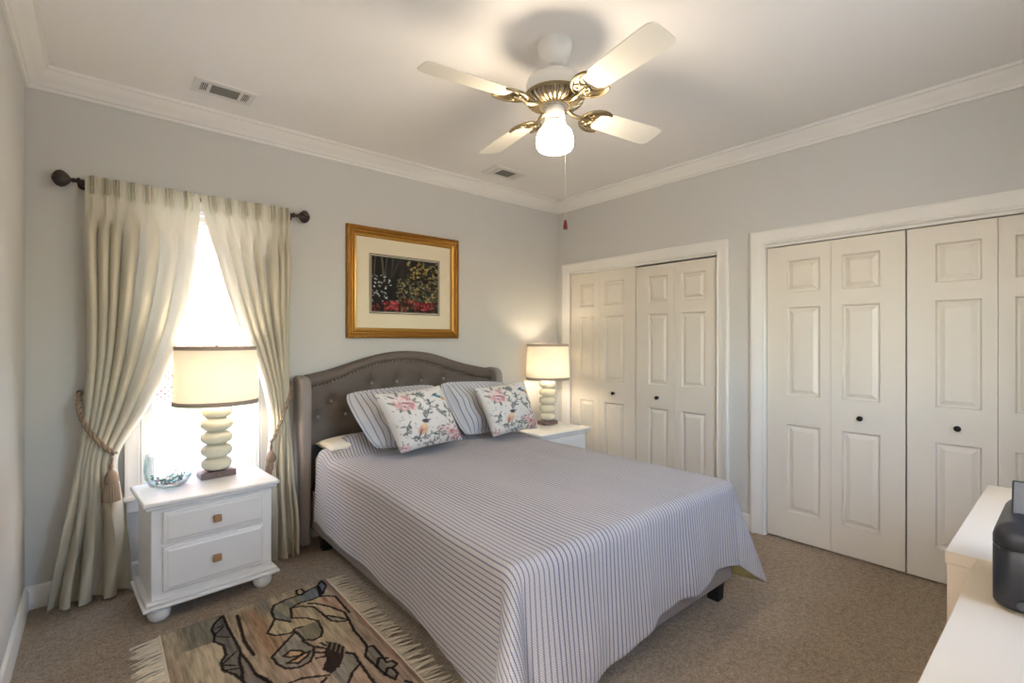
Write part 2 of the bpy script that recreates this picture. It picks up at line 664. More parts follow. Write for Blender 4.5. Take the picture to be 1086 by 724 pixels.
def bifold(n, y_hi, y_mid, y_lo, knob_side, dx=0.018, ztop=2.0):
    """pair of leaves; y_hi is the far edge; panels sit close to the fold"""
    d = bpy.data.objects.new('door_%d' % n, None)
    COL.objects.link(d)
    d.location = (RX + dx, 0, 0)
    structure(d)
    a = y_hi - y_mid - 0.002
    b = y_mid - y_lo - 0.004
    la = leaf_mesh(a, 0.060, a - 0.125, 0.012, ztop).build('leaf', DOOR, d, angle=12)
    la.location = (0, y_mid + 0.001, 0)
    lb = leaf_mesh(b, 0.120, b - 0.062, 0.012, ztop).build('leaf', DOOR, d, angle=12)
    lb.location = (0, y_lo + 0.003, 0)
    for kind, lf, wd in (('far', la, a), ('near', lb, b)):
        if kind == knob_side:
            off = (0.120 + b - 0.062) / 2 if kind == 'near' else (0.060 + a - 0.125) / 2
            k = M().lathe([(0.0, -0.034), (0.010, -0.033), (0.0155, -0.028), (0.016, -0.022), (0.010, -0.015), (0.006, -0.010), (0.006, 0), (0.012, 0.0), (0.012, 0.001)], (0, off, 0.880), 20, 'x')
            k.build('knob', BLACKK, lf)
    return d


bifold(1, 3.296, 2.933, 2.527, 'near', ztop=2.004)
bifold(2, 2.523, 2.152, 1.764, 'far', 0.016, 1.992)
bifold(3, 1.432, 1.044, 0.663, 'near')
bifold(4, 0.659, 0.284, -0.098, 'far', 0.016)

# ------------------------------------------------------------------ window
wn = bpy.data.objects.new('window_1', None)
COL.objects.link(wn)
structure(wn)
jb = M()
jb.box(WX0, WX0 + 0.012, DY, DY + 0.15, WZ0, WZ1).box(WX1 - 0.012, WX1, DY, DY + 0.15, WZ0, WZ1).box(WX0, WX1, DY, DY + 0.15, WZ1 - 0.012, WZ1).box(WX0, WX1, DY + 0.02, DY + 0.15, WZ0, WZ0 + 0.012)
jb.build('window_jamb', TRIM, wn, smooth=False)
sh = M()
SY = DY + 0.055
sw_ = 0.045
sh.sweep([(WX0 + 0.012, WZ0 + 0.012), (WX1 - 0.012, WZ0 + 0.012), (WX1 - 0.012, WZ1 - 0.012), (WX0 + 0.012, WZ1 - 0.012)],
         [(0, 0), (0, 0.035), (0.032, 0.035), (0.036, 0.026), (sw_, 0.022), (sw_, 0)], lambda x, z, b: (x, SY + 0.035 - b, z), closed=True)
sh.build('window_frame', TRIM, wn, angle=25)
M().box(WX0 + 0.05, WX1 - 0.05, SY + 0.018, SY + 0.022, WZ0 + 0.05, WZ1 - 0.05).build('pane', PANE, wn, smooth=False)
M().box(0.085, 0.895, DY - 0.045, DY + 0.06, WZ0 - 0.022, WZ0 + 0.004).build('window_sill', TRIM, wn, bevel=0.006)
M().box(0.12, 0.86, DY - 0.018, DY, WZ0 - 0.09, WZ0 - 0.022).build('apron', TRIM, wn, bevel=0.004)
cs = M()
cs.sweep([(WX1, WZ0), (WX1, WZ1), (WX0, WZ1), (WX0, WZ0)], [(-a, b) for a, b in casep[:-2]] + [(-0.075, 0.022), (-0.075, 0)], lambda x, z, b: (x, DY - b, z))
cs.build('window_casing', TRIM, wn, angle=25)

w2 = bpy.data.objects.new('added_fill_window', None)  # made-up window behind the camera, added to let in fill daylight
COL.objects.link(w2)
structure(w2)
f2 = M()
for xa, xb in ((VX0, (VX0 + VX1) / 2), ((VX0 + VX1) / 2, VX1)):
    f2.sweep([(xa, VZ0), (xb, VZ0), (xb, VZ1), (xa, VZ1)], [(0, 0), (0, 0.035), (0.04, 0.03), (0.04, 0)], lambda x, z, b: (x, FY - 0.10 + b, z), closed=True)
f2.build('window_frame', TRIM, w2, angle=25)
M().box(VX0 + 0.03, VX1 - 0.03, FY - 0.088, FY - 0.084, VZ0 + 0.03, VZ1 - 0.03).build('pane', PANE, w2, smooth=False)
M().sweep([(VX1, VZ0), (VX1, VZ1), (VX0, VZ1), (VX0, VZ0)], [(-a, b) for a, b in casep], lambda x, z, b: (x, FY + b, z), closed=True).build('window_casing', TRIM, w2, angle=25)

# ------------------------------------------------------------------ outside the window
GRASS = mat('lawn', (120, 140, 96), 0.95, vary=0.4, vscale=5)
PAVE = mat('pale_concrete', (182, 180, 174), 0.9, vary=0.04)


def brick_mat():
    k = NT('brick')
    bt = k.n('TexBrick')
    k.l(k.mapping(k.coord(), (1, 1, 1), (R(90), 0, 0)), bt.inputs['Vector'])
    bt.inputs['Color1'].default_value = (*lin((168, 100, 88)), 1)
    bt.inputs['Color2'].default_value = (*lin((140, 78, 70)), 1)
    bt.inputs['Mortar'].default_value = (*lin((170, 150, 140)), 1)
    bt.inputs['Scale'].default_value = 1.0
    bt.inputs['Mortar Size'].default_value = 0.012
    bt.inputs['Brick Width'].default_value = 0.22
    bt.inputs['Row Height'].default_value = 0.075
    k.l(bt.outputs['Color'], k.b.inputs['Base Color'])
    k.b.inputs['Roughness'].default_value = 0.9
    return k.m


structure(M().box(-14, 24, 3.61, 9.6, -0.4, -0.2).build('ground', PAVE, smooth=False))
structure(M().box(-14, 24, -16, -1.01, -0.4, -0.2).build('ground_front', PAVE, smooth=False))
structure(M().box(-14, 24, 9.6, 12.0, -0.4, 0.12).build('ground_lawn', GRASS, smooth=False))
structure(M().box(-14, 24, 12.0, 12.3, -0.4, 6.0).build('wall_neighbour', brick_mat(), smooth=False))
lt = thing('lattice_panel', (0.9, 11.9, 0.12), 'white wooden lattice panel standing against the brick wall outside the window', 'lattice')
lf = M().box(-0.95, 0.55, -0.02, 0.02, 0, 0.04).box(-0.95, 0.55, -0.02, 0.02, 0.78, 0.82).box(-0.95, -0.91, -0.02, 0.02, 0.04, 0.78).box(0.51, 0.55, -0.02, 0.02, 0.04, 0.78)
lf.build('frame', TRIM, lt, smooth=False)
ls = M()
for sgn in (1, -1):
    for k in range(-8, 24):
        c0 = -0.95 + k * 0.12
        pts = []
        for zt in (0.03, 0.79):
            xx = c0 + (zt if sgn > 0 else 0.82 - zt)
            pts.append((xx, zt))
        (xa, za), (xb, zb) = pts
        if min(xa, xb) < -0.94 or max(xa, xb) > 0.54:
            lo, hi = -0.94, 0.54
            t0, t1 = 0.0, 1.0
            for lim, s_ in ((lo, 1), (hi, -1)):
                fa, fb = s_ * (xa - lim), s_ * (xb - lim)
                if fa < 0 and fb < 0:
                    t1 = -1
                elif fa < 0:
                    t0 = max(t0, fa / (fa - fb))
                elif fb < 0:
                    t1 = min(t1, fa / (fa - fb))
            if t1 <= t0:
                continue
            xa, za, xb, zb = xa + (xb - xa) * t0, za + (zb - za) * t0, xa + (xb - xa) * t1, za + (zb - za) * t1
        ls.tube([(xa, 0.006 * sgn, za), (xb, 0.006 * sgn, zb)], 0.016, 4)
ls.build('lattice_slats', TRIM, lt, smooth=False)

# ------------------------------------------------------------------ bed
bed = thing('bed', (1.81, 2.3, 0), 'queen bed with a taupe tufted wingback headboard against the back wall', 'bed')


def B(m_, name, m, parent=bed, **kw):
    """bed parts are modelled in room coordinates and moved to the bed's base"""
    m_.v = [(x - 1.81, y - 2.3, z) for x, y, z in m_.v]
    return m_.build(name, m, parent, **kw)


TOPX = [1.06, 1.185, 1.316, 1.453, 1.599, 1.713, 1.835, 1.96, 2.08, 2.22, 2.36, 2.50, 2.61]
TOPZ = [1.122, 1.145, 1.180, 1.223, 1.258, 1.274, 1.279, 1.268, 1.242, 1.197, 1.160, 1.133, 1.116]
NLX = [1.06, 1.10, 1.20, 1.333, 1.471, 1.617, 1.771, 1.90, 2.03, 2.15, 2.287, 2.44, 2.61]
NLZ = [1.036, 1.046, 1.070, 1.119, 1.172, 1.203, 1.210, 1.200, 1.168, 1.130, 1.090, 1.056, 1.030]


def sm_interp(x, xs, ys):
    x = np.asarray(x, float)
    acc = 0
    for d_, w_ in ((-0.05, .15), (-0.025, .22), (0, .26), (0.025, .22), (0.05, .15)):
        acc = acc + w_ * np.interp(np.clip(x + d_, xs[0], xs[-1]), xs, ys)
    return acc


HX0, HX1 = 1.062, 2.608
xs = np.linspace(HX0, HX1, 90)
# upholstered border: rounded roll from the nail line over the top to the back
tp, nl = sm_interp(xs, TOPX, TOPZ), sm_interp(xs, NLX, NLZ)
rows = []
prof = [(0.0, 3.352), (0.04, 3.340), (0.25, 3.330), (0.55, 3.328), (0.85, 3.334), (0.97, 3.346), (1.0, 3.362), (1.0, 3.425)]
for i in range(len(xs)):
    rows.append([(xs[i], yy, nl[i] + (tp[i] - nl[i]) * t_) for t_, yy in prof] + [(xs[i], 3.44, 0.10), (xs[i], 3.36, 0.10)])
hb = M()
hb.grid(np.array(rows))
P = len(rows[0])
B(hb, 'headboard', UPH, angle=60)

# tufted panel with buttons
bx = 0.2
BUT = [(1.519 + 0.205 * k, 1.047) for k in range(0, 4)]
BUT += [(1.223 + 0.2 * k, 0.942) for k in range(0, 7)]
BUT += [(1.135 + 0.19 * k, 0.842) for k in range(0, 8)]
xs2 = np.linspace(HX0, HX1, 150)
nl2 = sm_interp(xs2, NLX, NLZ)
tt = np.linspace(0, 1, 70)
X = np.repeat(xs2[:, None], 70, 1)
Z = 0.66 + (nl2[:, None] - 0.66) * tt[None, :]
Y = np.full_like(X, 3.345)
for cx, cz in BUT:
    r2 = (X - cx) ** 2 + (Z - cz) ** 2
    Y += 0.022 * np.exp(-r2 / (2 * 0.022 ** 2)) + 0.014 * np.exp(-r2 / (2 * 0.05 ** 2))
    # vertical crease above the button
    Y += 0.006 * np.exp(-((X - cx) / 0.006) ** 2) * sstep((0.10 - np.abs(Z - cz - 0.05)) / 0.1)
Y = np.minimum(Y, 3.372)
B(M().grid(np.stack([X, Y, Z], -1)), 'tufted_panel', UPH, angle=80)
B(M().box(HX0, HX1, 3.352, 3.362, 0.30, 0.664), 'lower_board', UPHD, bevel=0.003)
bt0 = None
for cx, cz in BUT:
    if bt0 is None:
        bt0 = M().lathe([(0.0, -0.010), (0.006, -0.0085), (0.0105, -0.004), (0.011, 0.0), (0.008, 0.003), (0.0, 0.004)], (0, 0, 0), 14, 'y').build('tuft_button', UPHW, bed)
        b_ = bt0
    else:
        b_ = bt0.copy()
        COL.objects.link(b_)
        b_.parent = bed
    b_.location = (cx - 1.81, 3.362 - 2.3, cz)

# wings
for s_ in (0, 1):
    xa, xb = ((0.992, 1.064), (2.606, 2.672))[s_]
    pts = [(3.432, 0.015), (3.270, 0.015), (3.262, 0.5), (3.252, 0.85), (3.248, 1.02), (3.256, 1.075), (3.278, 1.108), (3.315, 1.122), (3.432, 1.126)]
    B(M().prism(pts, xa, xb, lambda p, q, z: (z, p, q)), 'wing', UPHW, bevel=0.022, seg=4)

# nail heads along the arch and down the wings
nails = [(x, 3.338, z) for x, z in zip(np.linspace(1.075, 2.595, 62), sm_interp(np.linspace(1.075, 2.595, 62), NLX, NLZ))]
nails += [(1.071, 3.340, z) for z in np.linspace(1.02, 0.68, 14)] + [(2.599, 3.340, z) for z in np.linspace(1.02, 0.68, 14)]
n0 = None
for p in nails:
    if n0 is None:
        n0 = M().lathe([(0.0, -0.006), (0.005, -0.0045), (0.0078, 0.0), (0.0078, 0.012), (0, 0.012)], (0, 0, 0), 8, 'y').build('nail_head', NAIL, bed)
        q = n0
    else:
        q = n0.copy()
        COL.objects.link(q)
        q.parent = bed
    q.location = (p[0] - 1.81, p[1] - 2.3, p[2])

for xa in (1.075, 2.505):
    B(M().box(xa, xa + 0.04, 1.235, 3.345, 0.11, 0.365), 'side_rail', RAILF, bevel=0.012, seg=3)
B(M().box(1.075, 2.545, 1.195, 1.235, 0.11, 0.365), 'foot_rail', RAILF, bevel=0.012, seg=3)
B(M().box(1.115, 2.505, 1.235, 3.34, 0.33, 0.365), 'platform', UPHD, smooth=False)
for lx, ly in ((1.135, 1.255), (2.478, 1.255), (1.135, 3.2), (2.478, 3.2)):
    lg = M()
    a, b = 0.042, 0.030
    lg.add([(lx - b, ly - b, 0), (lx + b, ly - b, 0), (lx + b, ly + b, 0), (lx - b, ly + b, 0),
            (lx - a, ly - a, 0.29), (lx + a, ly - a, 0.29), (lx + a, ly + a, 0.29), (lx - a, ly + a, 0.29)],
           [(3, 2, 1, 0), (4, 5, 6, 7), (0, 1, 5, 4), (1, 2, 6, 5), (2, 3, 7, 6), (3, 0, 4, 7)])
    B(lg, 'leg', LEGB, bevel=0.004)

mt = M().box(1.092, 2.502, 1.242, 3.325, 0.37, 0.612).build('mattress', SHEET, bevel=0.05, seg=4)
tag(mt, 'mattress in a cream sheet, showing at the head of the bed beside the headboard wing', 'mattress')


# ------------------------------------------------------------------ pillows
def pillow_grid(c, th, n=44, pinch=0.05, flange=0.0, crease=0.0, seed=1, rnd_=0.0):
    """c = TL, TR, BR, BL corner tips; returns front and back point grids"""
    TL, TR, BR, BL = [np.array(p, float) for p in c]
    u = np.linspace(0, 1, n)
    U, V = np.meshgrid(u, u, indexing='ij')
    a, b = 2 * U - 1, 2 * V - 1
    # concave edges between pointed corners
    Uc = 0.5 + 0.5 * a * (1 - pinch * (1 - b * b)) * (1 - rnd_ * np.abs(b) ** 6)
    Vc = 0.5 + 0.5 * b * (1 - pinch * (1 - a * a)) * (1 - rnd_ * np.abs(a) ** 6)
    Pt = (TL[None, None] * ((1 - Uc) * (1 - Vc))[..., None] + TR[None, None] * (Uc * (1 - Vc))[..., None]
          + BR[None, None] * (Uc * Vc)[..., None] + BL[None, None] * ((1 - Uc) * Vc)[..., None])
    nrm = np.cross((TR + BR) - (TL + BL), (BL + BR) - (TL + TR))
    nrm /= np.linalg.norm(nrm)
    if nrm[1] > 0:
        nrm = -nrm
    f = 1 - flange
    pa, pb = np.clip(np.abs(a) / f, 0, 1), np.clip(np.abs(b) / f, 0, 1)
    t = th * np.sqrt(np.clip((1 - pa ** 2.4) * (1 - pb ** 2.4), 0, 1)) ** 0.9
    t = t * (1 + crease * (vnoise(U * 5, V * 5, seed) - 0.5)) + 0.0035
    front = Pt + nrm * t[..., None]
    back = Pt - nrm * (t * 0.9)[..., None]
    return front, back, U, V


def pillow_mesh(c, th, n=44, **kw):
    fr, bk, U, V = pillow_grid(c, th, n, **kw)
    m = M()
    m.grid(fr)
    m.grid(bk)
    N = n * n
    rim = [i * n for i in range(n)] + [(n - 1) * n + j for j in range(1, n)] + [i * n + n - 1 for i in reversed(range(n - 1))] + [j for j in reversed(range(1, n - 1))]
    m.add([], [])
    for i in range(len(rim)):
        a, b = rim[i], rim[(i + 1) % len(rim)]
        m.f.append((a, b, b + N, a + N))
        m.mi.append(0)
    return m, np.concatenate([U.ravel(), U.ravel()]), np.concatenate([V.ravel(), V.ravel()])


def seg_dist(px, py, pts):
    d = np.full(px.shape, 1e9)
    for (ax, ay), (bx_, by_) in zip(pts[:-1], pts[1:]):
        dx, dy = bx_ - ax, by_ - ay
        L2 = dx * dx + dy * dy + 1e-12
        t = np.clip(((px - ax) * dx + (py - ay) * dy) / L2, 0, 1)
        d = np.minimum(d, np.hypot(px - ax - t * dx, py - ay - t * dy))
    return d


def in_poly(px, py, pts):
    ins = np.zeros(px.shape, bool)
    n = len(pts)
    for i in range(n):
        (xa, ya), (xb, yb) = pts[i], pts[(i + 1) % n]
        c = ((ya > py) != (yb > py)) & (px < (xb - xa) * (py - ya) / (yb - ya + 1e-12) + xa)
        ins ^= c
    return ins


def blend(C, mask, col, a=1.0):
    k = (np.clip(mask, 0, 1) * a)[:, None]
    C[:] = C * (1 - k) + np.array(lin(col))[None] * k


def ell(px, py, cx, cy, rx, ry, rot=0.0, soft=0.25):
    c, s_ = math.cos(rot), math.sin(rot)
    a = ((px - cx) * c + (py - cy) * s_) / rx
    b = (-(px - cx) * s_ + (py - cy) * c) / ry
    return np.clip((1 - np.hypot(a, b)) / soft, 0, 1)


def floral_colors(U, V, seed):
    rnd = random.Random(11)
    C = np.tile(np.array(lin((226, 220, 210))), (U.size, 1))
    n_ = vnoise(U * 9, V * 9, 3)
    blend(C, n_, (206, 202, 204), 0.35)

    def leaf(x, y, l_, a, col):
        blend(C, ell(U, V, x, y, l_, l_ * 0.42, a, 0.4), col, 0.85)

    def rose(cx, cy, r):
        for i in range(46):
            a = rnd.random() * 2 * PI
            d = r * math.sqrt(rnd.random())
            col = rnd.choice([(214, 156, 158), (228, 186, 184), (190, 112, 120), (232, 202, 194), (164, 84, 98), (220, 172, 166)])
            blend(C, ell(U, V, cx + d * math.cos(a), cy + d * math.sin(a), r * rnd.uniform(.18, .42), r * rnd.uniform(.1, .26), rnd.random() * 3, 0.6), col, 0.7)
        blend(C, ell(U, V, cx - r * .1, cy, r * .25, r * .14, 0.5, 0.6), (170, 70, 88), 0.8)
        for i in range(9):
            a = 2 * PI * i / 9 + rnd.random()
            leaf(cx + r * 1.12 * math.cos(a), cy + r * 1.12 * math.sin(a), r * rnd.uniform(.25, .42), a + rnd.uniform(-.6, .6), rnd.choice([(108, 124, 104), (84, 102, 92), (140, 150, 130), (96, 104, 110)]))

    rose(0.25, 0.20, 0.150)
    rose(0.80, 0.80, 0.150)
    rose(0.93, 0.88, 0.08)
    rose(0.60, 0.74, 0.05)
    rose(0.05, 0.93, 0.06)

    def twig(pts, w_=0.008, col=(84, 80, 84)):
        blend(C, (w_ * 1.4 - seg_dist(U, V, pts)) / (w_ * 0.8), col, 0.85)

    twigs = [[(0.40, 0.56), (0.50, 0.44), (0.58, 0.33), (0.62, 0.26)], [(0.50, 0.44), (0.44, 0.36), (0.42, 0.28)], [(0.58, 0.33), (0.68, 0.36), (0.74, 0.44), (0.80, 0.52)],
             [(0.62, 0.26), (0.56, 0.20), (0.52, 0.12)], [(0.14, 0.80), (0.28, 0.83), (0.42, 0.80), (0.55, 0.77), (0.68, 0.86)], [(0.20, 0.52), (0.12, 0.62), (0.10, 0.74)],
             [(0.40, 0.06), (0.50, 0.10), (0.62, 0.08)], [(0.86, 0.30), (0.90, 0.42), (0.88, 0.56)], [(0.30, 0.92), (0.42, 0.94), (0.55, 0.90)]]
    for t in twigs:
        twig(t)
        for (ax, ay), (bx_, by_) in zip(t[:-1], t[1:]):
            for q in range(5):
                f = rnd.random()
                x, y = ax + (bx_ - ax) * f, ay + (by_ - ay) * f
                a = math.atan2(by_ - ay, bx_ - ax) + rnd.choice([-1, 1]) * rnd.uniform(.5, 1.2)
                l_ = rnd.uniform(.024, .046)
                leaf(x + l_ * 1.1 * math.cos(a), y + l_ * 1.1 * math.sin(a), l_, a, rnd.choice([(118, 130, 112), (92, 102, 104), (140, 146, 134), (112, 112, 120), (86, 96, 84)]))
    for i in range(110):
        leaf(rnd.random(), rnd.random(), rnd.uniform(.012, .026), rnd.random() * 3, rnd.choice([(150, 156, 146), (122, 128, 130), (176, 160, 156), (98, 104, 108)]))
    # perched bird
    blend(C, ell(U, V, 0.33, 0.69, 0.115, 0.075, -0.75, 0.3), (214, 168, 132), 0.95)
    blend(C, ell(U, V, 0.30, 0.70, 0.05, 0.03, -0.6, 0.5), (206, 140, 130), 0.8)
    blend(C, ell(U, V, 0.375, 0.625, 0.060, 0.044, -0.7, 0.3), (232, 196, 150), 0.9)
    blend(C, ell(U, V, 0.41, 0.555, 0.058, 0.040, 0.2, 0.3), (70, 62, 66), 0.95)
    twig([(0.44, 0.56), (0.475, 0.552)], 0.004, (50, 44, 44))
    twig([(0.28, 0.75), (0.22, 0.84)], 0.012, (78, 70, 74))
    blend(C, ell(U, V, 0.29, 0.72, 0.06, 0.018, -0.9, 0.4), (120, 96, 90), 0.8)
    # flying bird
    blend(C, ell(U, V, 0.82, 0.18, 0.105, 0.030, 0.45, 0.3), (62, 118, 136), 0.95)
    blend(C, ell(U, V, 0.77, 0.13, 0.065, 0.022, -0.2, 0.4), (58, 84, 104), 0.9)
    blend(C, ell(U, V, 0.885, 0.225, 0.055, 0.034, 0.5, 0.3), (214, 158, 84), 0.95)
    twig([(0.70, 0.15), (0.76, 0.145)], 0.006, (54, 60, 70))
    return C


def stripe_uv(U, V, wd, ht):
    return np.stack([U * wd, V * ht], 1)


G1 = 'striped shams leaning on the headboard'
cL = [(1.215, 3.13, 1.015), (1.915, 3.13, 1.035), (1.955, 2.915, 0.665), (1.315, 2.86, 0.675)]
m_, U, V = pillow_mesh(cL, 0.105, 60, pinch=-0.02, flange=0.09, crease=0.5, seed=4, rnd_=0.07)
o = m_.build('pillow_sham', SHAMM, uv=stripe_uv(U, V, 0.70, 0.42), angle=70)
tag(o, 'blue-grey striped pillow sham on the left half of the bed, nearest the window', 'pillow', G1)
cR = [(1.925, 3.11, 1.045), (2.585, 3.13, 1.015), (2.70, 2.92, 0.685), (2.02, 2.90, 0.665)]
m_, U, V = pillow_mesh(cR, 0.105, 60, pinch=-0.02, flange=0.09, crease=0.5, seed=9, rnd_=0.07)
o = m_.build('pillow_sham', SHAMM, uv=stripe_uv(U, V, 0.68, 0.42), angle=70)
tag(o, 'blue-grey striped pillow sham between the two floral pillows', 'pillow', G1)
G2 = 'floral throw pillows'
cFL = [(1.285, 2.80, 1.030), (1.755, 2.82, 1.055), (1.925, 2.79, 0.668), (1.405, 2.69, 0.668)]
m_, U, V = pillow_mesh(cFL, 0.088, 150, pinch=0.06, crease=0.12, seed=2)
tag(m_.build('throw_pillow', FLORAL, colors=floral_colors(U, V, 1), angle=70), 'floral bird-print throw pillow in front of the left striped sham', 'pillow', G2)
cFR = [(2.045, 2.815, 1.017), (2.500, 2.805, 1.052), (2.620, 2.775, 0.668), (2.150, 2.725, 0.668)]
m_, U, V = pillow_mesh(cFR, 0.085, 150, pinch=0.06, crease=0.12, seed=5)
tag(m_.build('throw_pillow', FLORAL, colors=floral_colors(U, V, 1), angle=70), 'floral bird-print throw pillow nearest the lamp in the corner of the room', 'pillow', G2)
G3 = 'sleeping pillows under the coverlet'
for (xa, xb), lab in (((1.10, 1.76), 'cream sleeping pillow peeking out between headboard and coverlet at the window side'),
                      ((1.86, 2.50), 'cream sleeping pillow behind the shams at the closet side of the headboard')):
    n = 40
    u = np.linspace(0, 1, n)
    UU, VV = np.meshgrid(u, u, indexing='ij')
    a, b = 2 * UU - 1, 2 * VV - 1
    t = 0.062 * np.sqrt(np.clip((1 - np.abs(a) ** 3) * (1 - np.abs(b) ** 3), 0, 1)) + 0.003
    xx = xa + (xb - xa) * (0.5 + 0.5 * a * (1 - 0.04 * (1 - b * b)))
    yy = 3.03 + 0.29 * (0.5 + 0.5 * b * (1 - 0.05 * (1 - a * a)))
    m_ = M()
    m_.grid(np.stack([xx, yy, 0.670 + t * 0.85], -1))
    m_.grid(np.stack([xx, yy, 0.670 - t * 0.85], -1))
    o = m_.build('sleeping_pillow', SHEET, angle=70)
    tag(o, lab, 'pillow', G3)

# ------------------------------------------------------------------ coverlet
CX0, CX1, CY0, CY1, CT = 1.112, 2.512, 1.232, 3.15, 0.626     # inner rectangle, before the edge rolls over
RR = 0.052


def drape(na=150, nb=170):
    dmaxL = 0.545
    a = np.concatenate([np.linspace(-1, 0, 44)[:-1], np.linspace(0, 1, 64), np.linspace(1, 2, 44)[1:]])
    b = np.concatenate([np.linspace(-1, 0, 44)[:-1], np.linspace(0, 1, 84)])
    A, Bq = np.meshgrid(a, b, indexing='ij')
    sa = np.where(A < 0, -A, np.where(A > 1, A - 1, 0.0))
    sb = np.where(Bq < 0, -Bq, 0.0)
    fx = CX0 + np.clip(A, 0, 1) * (CX1 - CX0)
    fy = CY0 + np.clip(Bq, 0, 1) * (CY1 - CY0)
    k = np.maximum(sa, sb)
    th = np.arctan2(sb, sa + 1e-9)                      # 0 = side, pi/2 = foot
    # length of the overhang: sides, foot, corners
    foot = np.interp(fx, [1.112, 1.25, 1.37, 1.5, 1.62, 1.70, 1.78, 1.88, 2.0, 2.10, 2.18, 2.24, 2.32, 2.42, 2.512],
                     [.575, .560, .540, .530, .510, .492, .468, .460, .456, .462, .458, .438, .434, .436, .455])
    side = np.interp(fy, [1.232, 1.5, 1.7, 2.0, 2.4, 2.9, 3.15], [.540, .490, .462, .466, .468, .474, .480])
    right = A > 0.5
    w_ = np.sin(th) ** 2
    D = side * (1 - w_) + foot * w_
    D = D + np.where(right, 0.085, 0.07) * np.sin(2 * th) ** 2 * (k > 0)
    rho = k * D
    roll = RR * PI / 2
    dirx = np.where(A < 0, -1, 1) * np.cos(th) * (k > 0)
    diry = -np.sin(th) * (k > 0)
    corner = np.sin(2 * th) ** 2
    flare = 0.03 + corner * np.where(right, 0.28, 0.46)
    flare = np.where((sa > 0) | (sb > 0), flare, 0)
    h = np.where(rho < roll, RR * np.sin(np.clip(rho / RR, 0, PI / 2)), RR + (rho - roll) * flare)
    dz = np.where(rho < roll, RR * (1 - np.cos(np.clip(rho / RR, 0, PI / 2))), RR + (rho - roll) * np.sqrt(1 - flare ** 2))
    g = np.clip((rho - 0.04) / 0.45, 0, 1)
    # soft folds in the hanging parts
    fold_foot = 0.012 * np.sin(fx * 2 * PI / 0.42 + 1.2) + 0.005 * np.sin(fx * 2 * PI / 0.17 + 0.4) + 0.026 * (vnoise(fx * 5, fy * 0 + k * 1.3, 3) - 0.5)
    fold_side = 0.005 * np.sin(fy * 2 * PI / 0.52 + 0.8) + 0.014 * (vnoise(fy * 4.2, k * 1.5, 8) - 0.5)
    fold = np.where(sb > sa, fold_foot, fold_side) * (1 - corner * 0.9)
    h = h + (fold + np.where(sb > sa, 0.016, 0.004)) * g
    h = np.maximum(h, np.where(rho > roll, 0.045, 0))
    x = fx + dirx * h
    y = fy + diry * h
    x = x - 0.058 * sstep((2.5 - fy) / 1.25) * sstep(1 - np.clip(A, 0, 1) / 0.35)
    # top: soft, higher over the sleeping pillows
    edge = np.minimum(np.clip((fx - CX0) / 0.16, 0, 1), np.clip((CX1 - fx) / 0.16, 0, 1))
    lift = 0.112 * sstep((fy - 2.96) / 0.14) * (0.35 + 0.65 * sstep(edge))
    wr_ = 0.010 * (vnoise(fx * 4, fy * 3, 5) - 0.5) + 0.006 * (vnoise(fx * 11, fy * 7, 6) - 0.5)
    z = CT + lift + wr_ * (1 - np.clip(k * 4, 0, 1)) - dz
    # side folds near the head follow the pillow
    uu = fx + dirx * rho
    vv = fy + diry * rho
    return np.stack([x, y, z], -1), np.stack([uu, vv], -1)


Pc, UVc = drape()
cv = M().grid(Pc)
o = cv.build('coverlet', [COVER, LINING], uv=UVc.reshape(-1, 2), angle=80, fix=False)
s_ = o.modifiers.new('thickness', 'SOLIDIFY')
s_.thickness = 0.006
s_.offset = 1
s_.material_offset = 1
s_.material_offset_rim = 0
# make the outside face up
me = o.data
if me.polygons[len(me.polygons) // 2].normal.z < 0:
    me.flip_normals()
s_.offset = -1 if me.polygons[len(me.polygons) // 2].normal.z > 0 else 1
tag(o, 'blue-grey and cream striped coverlet spread over the bed', 'coverlet')

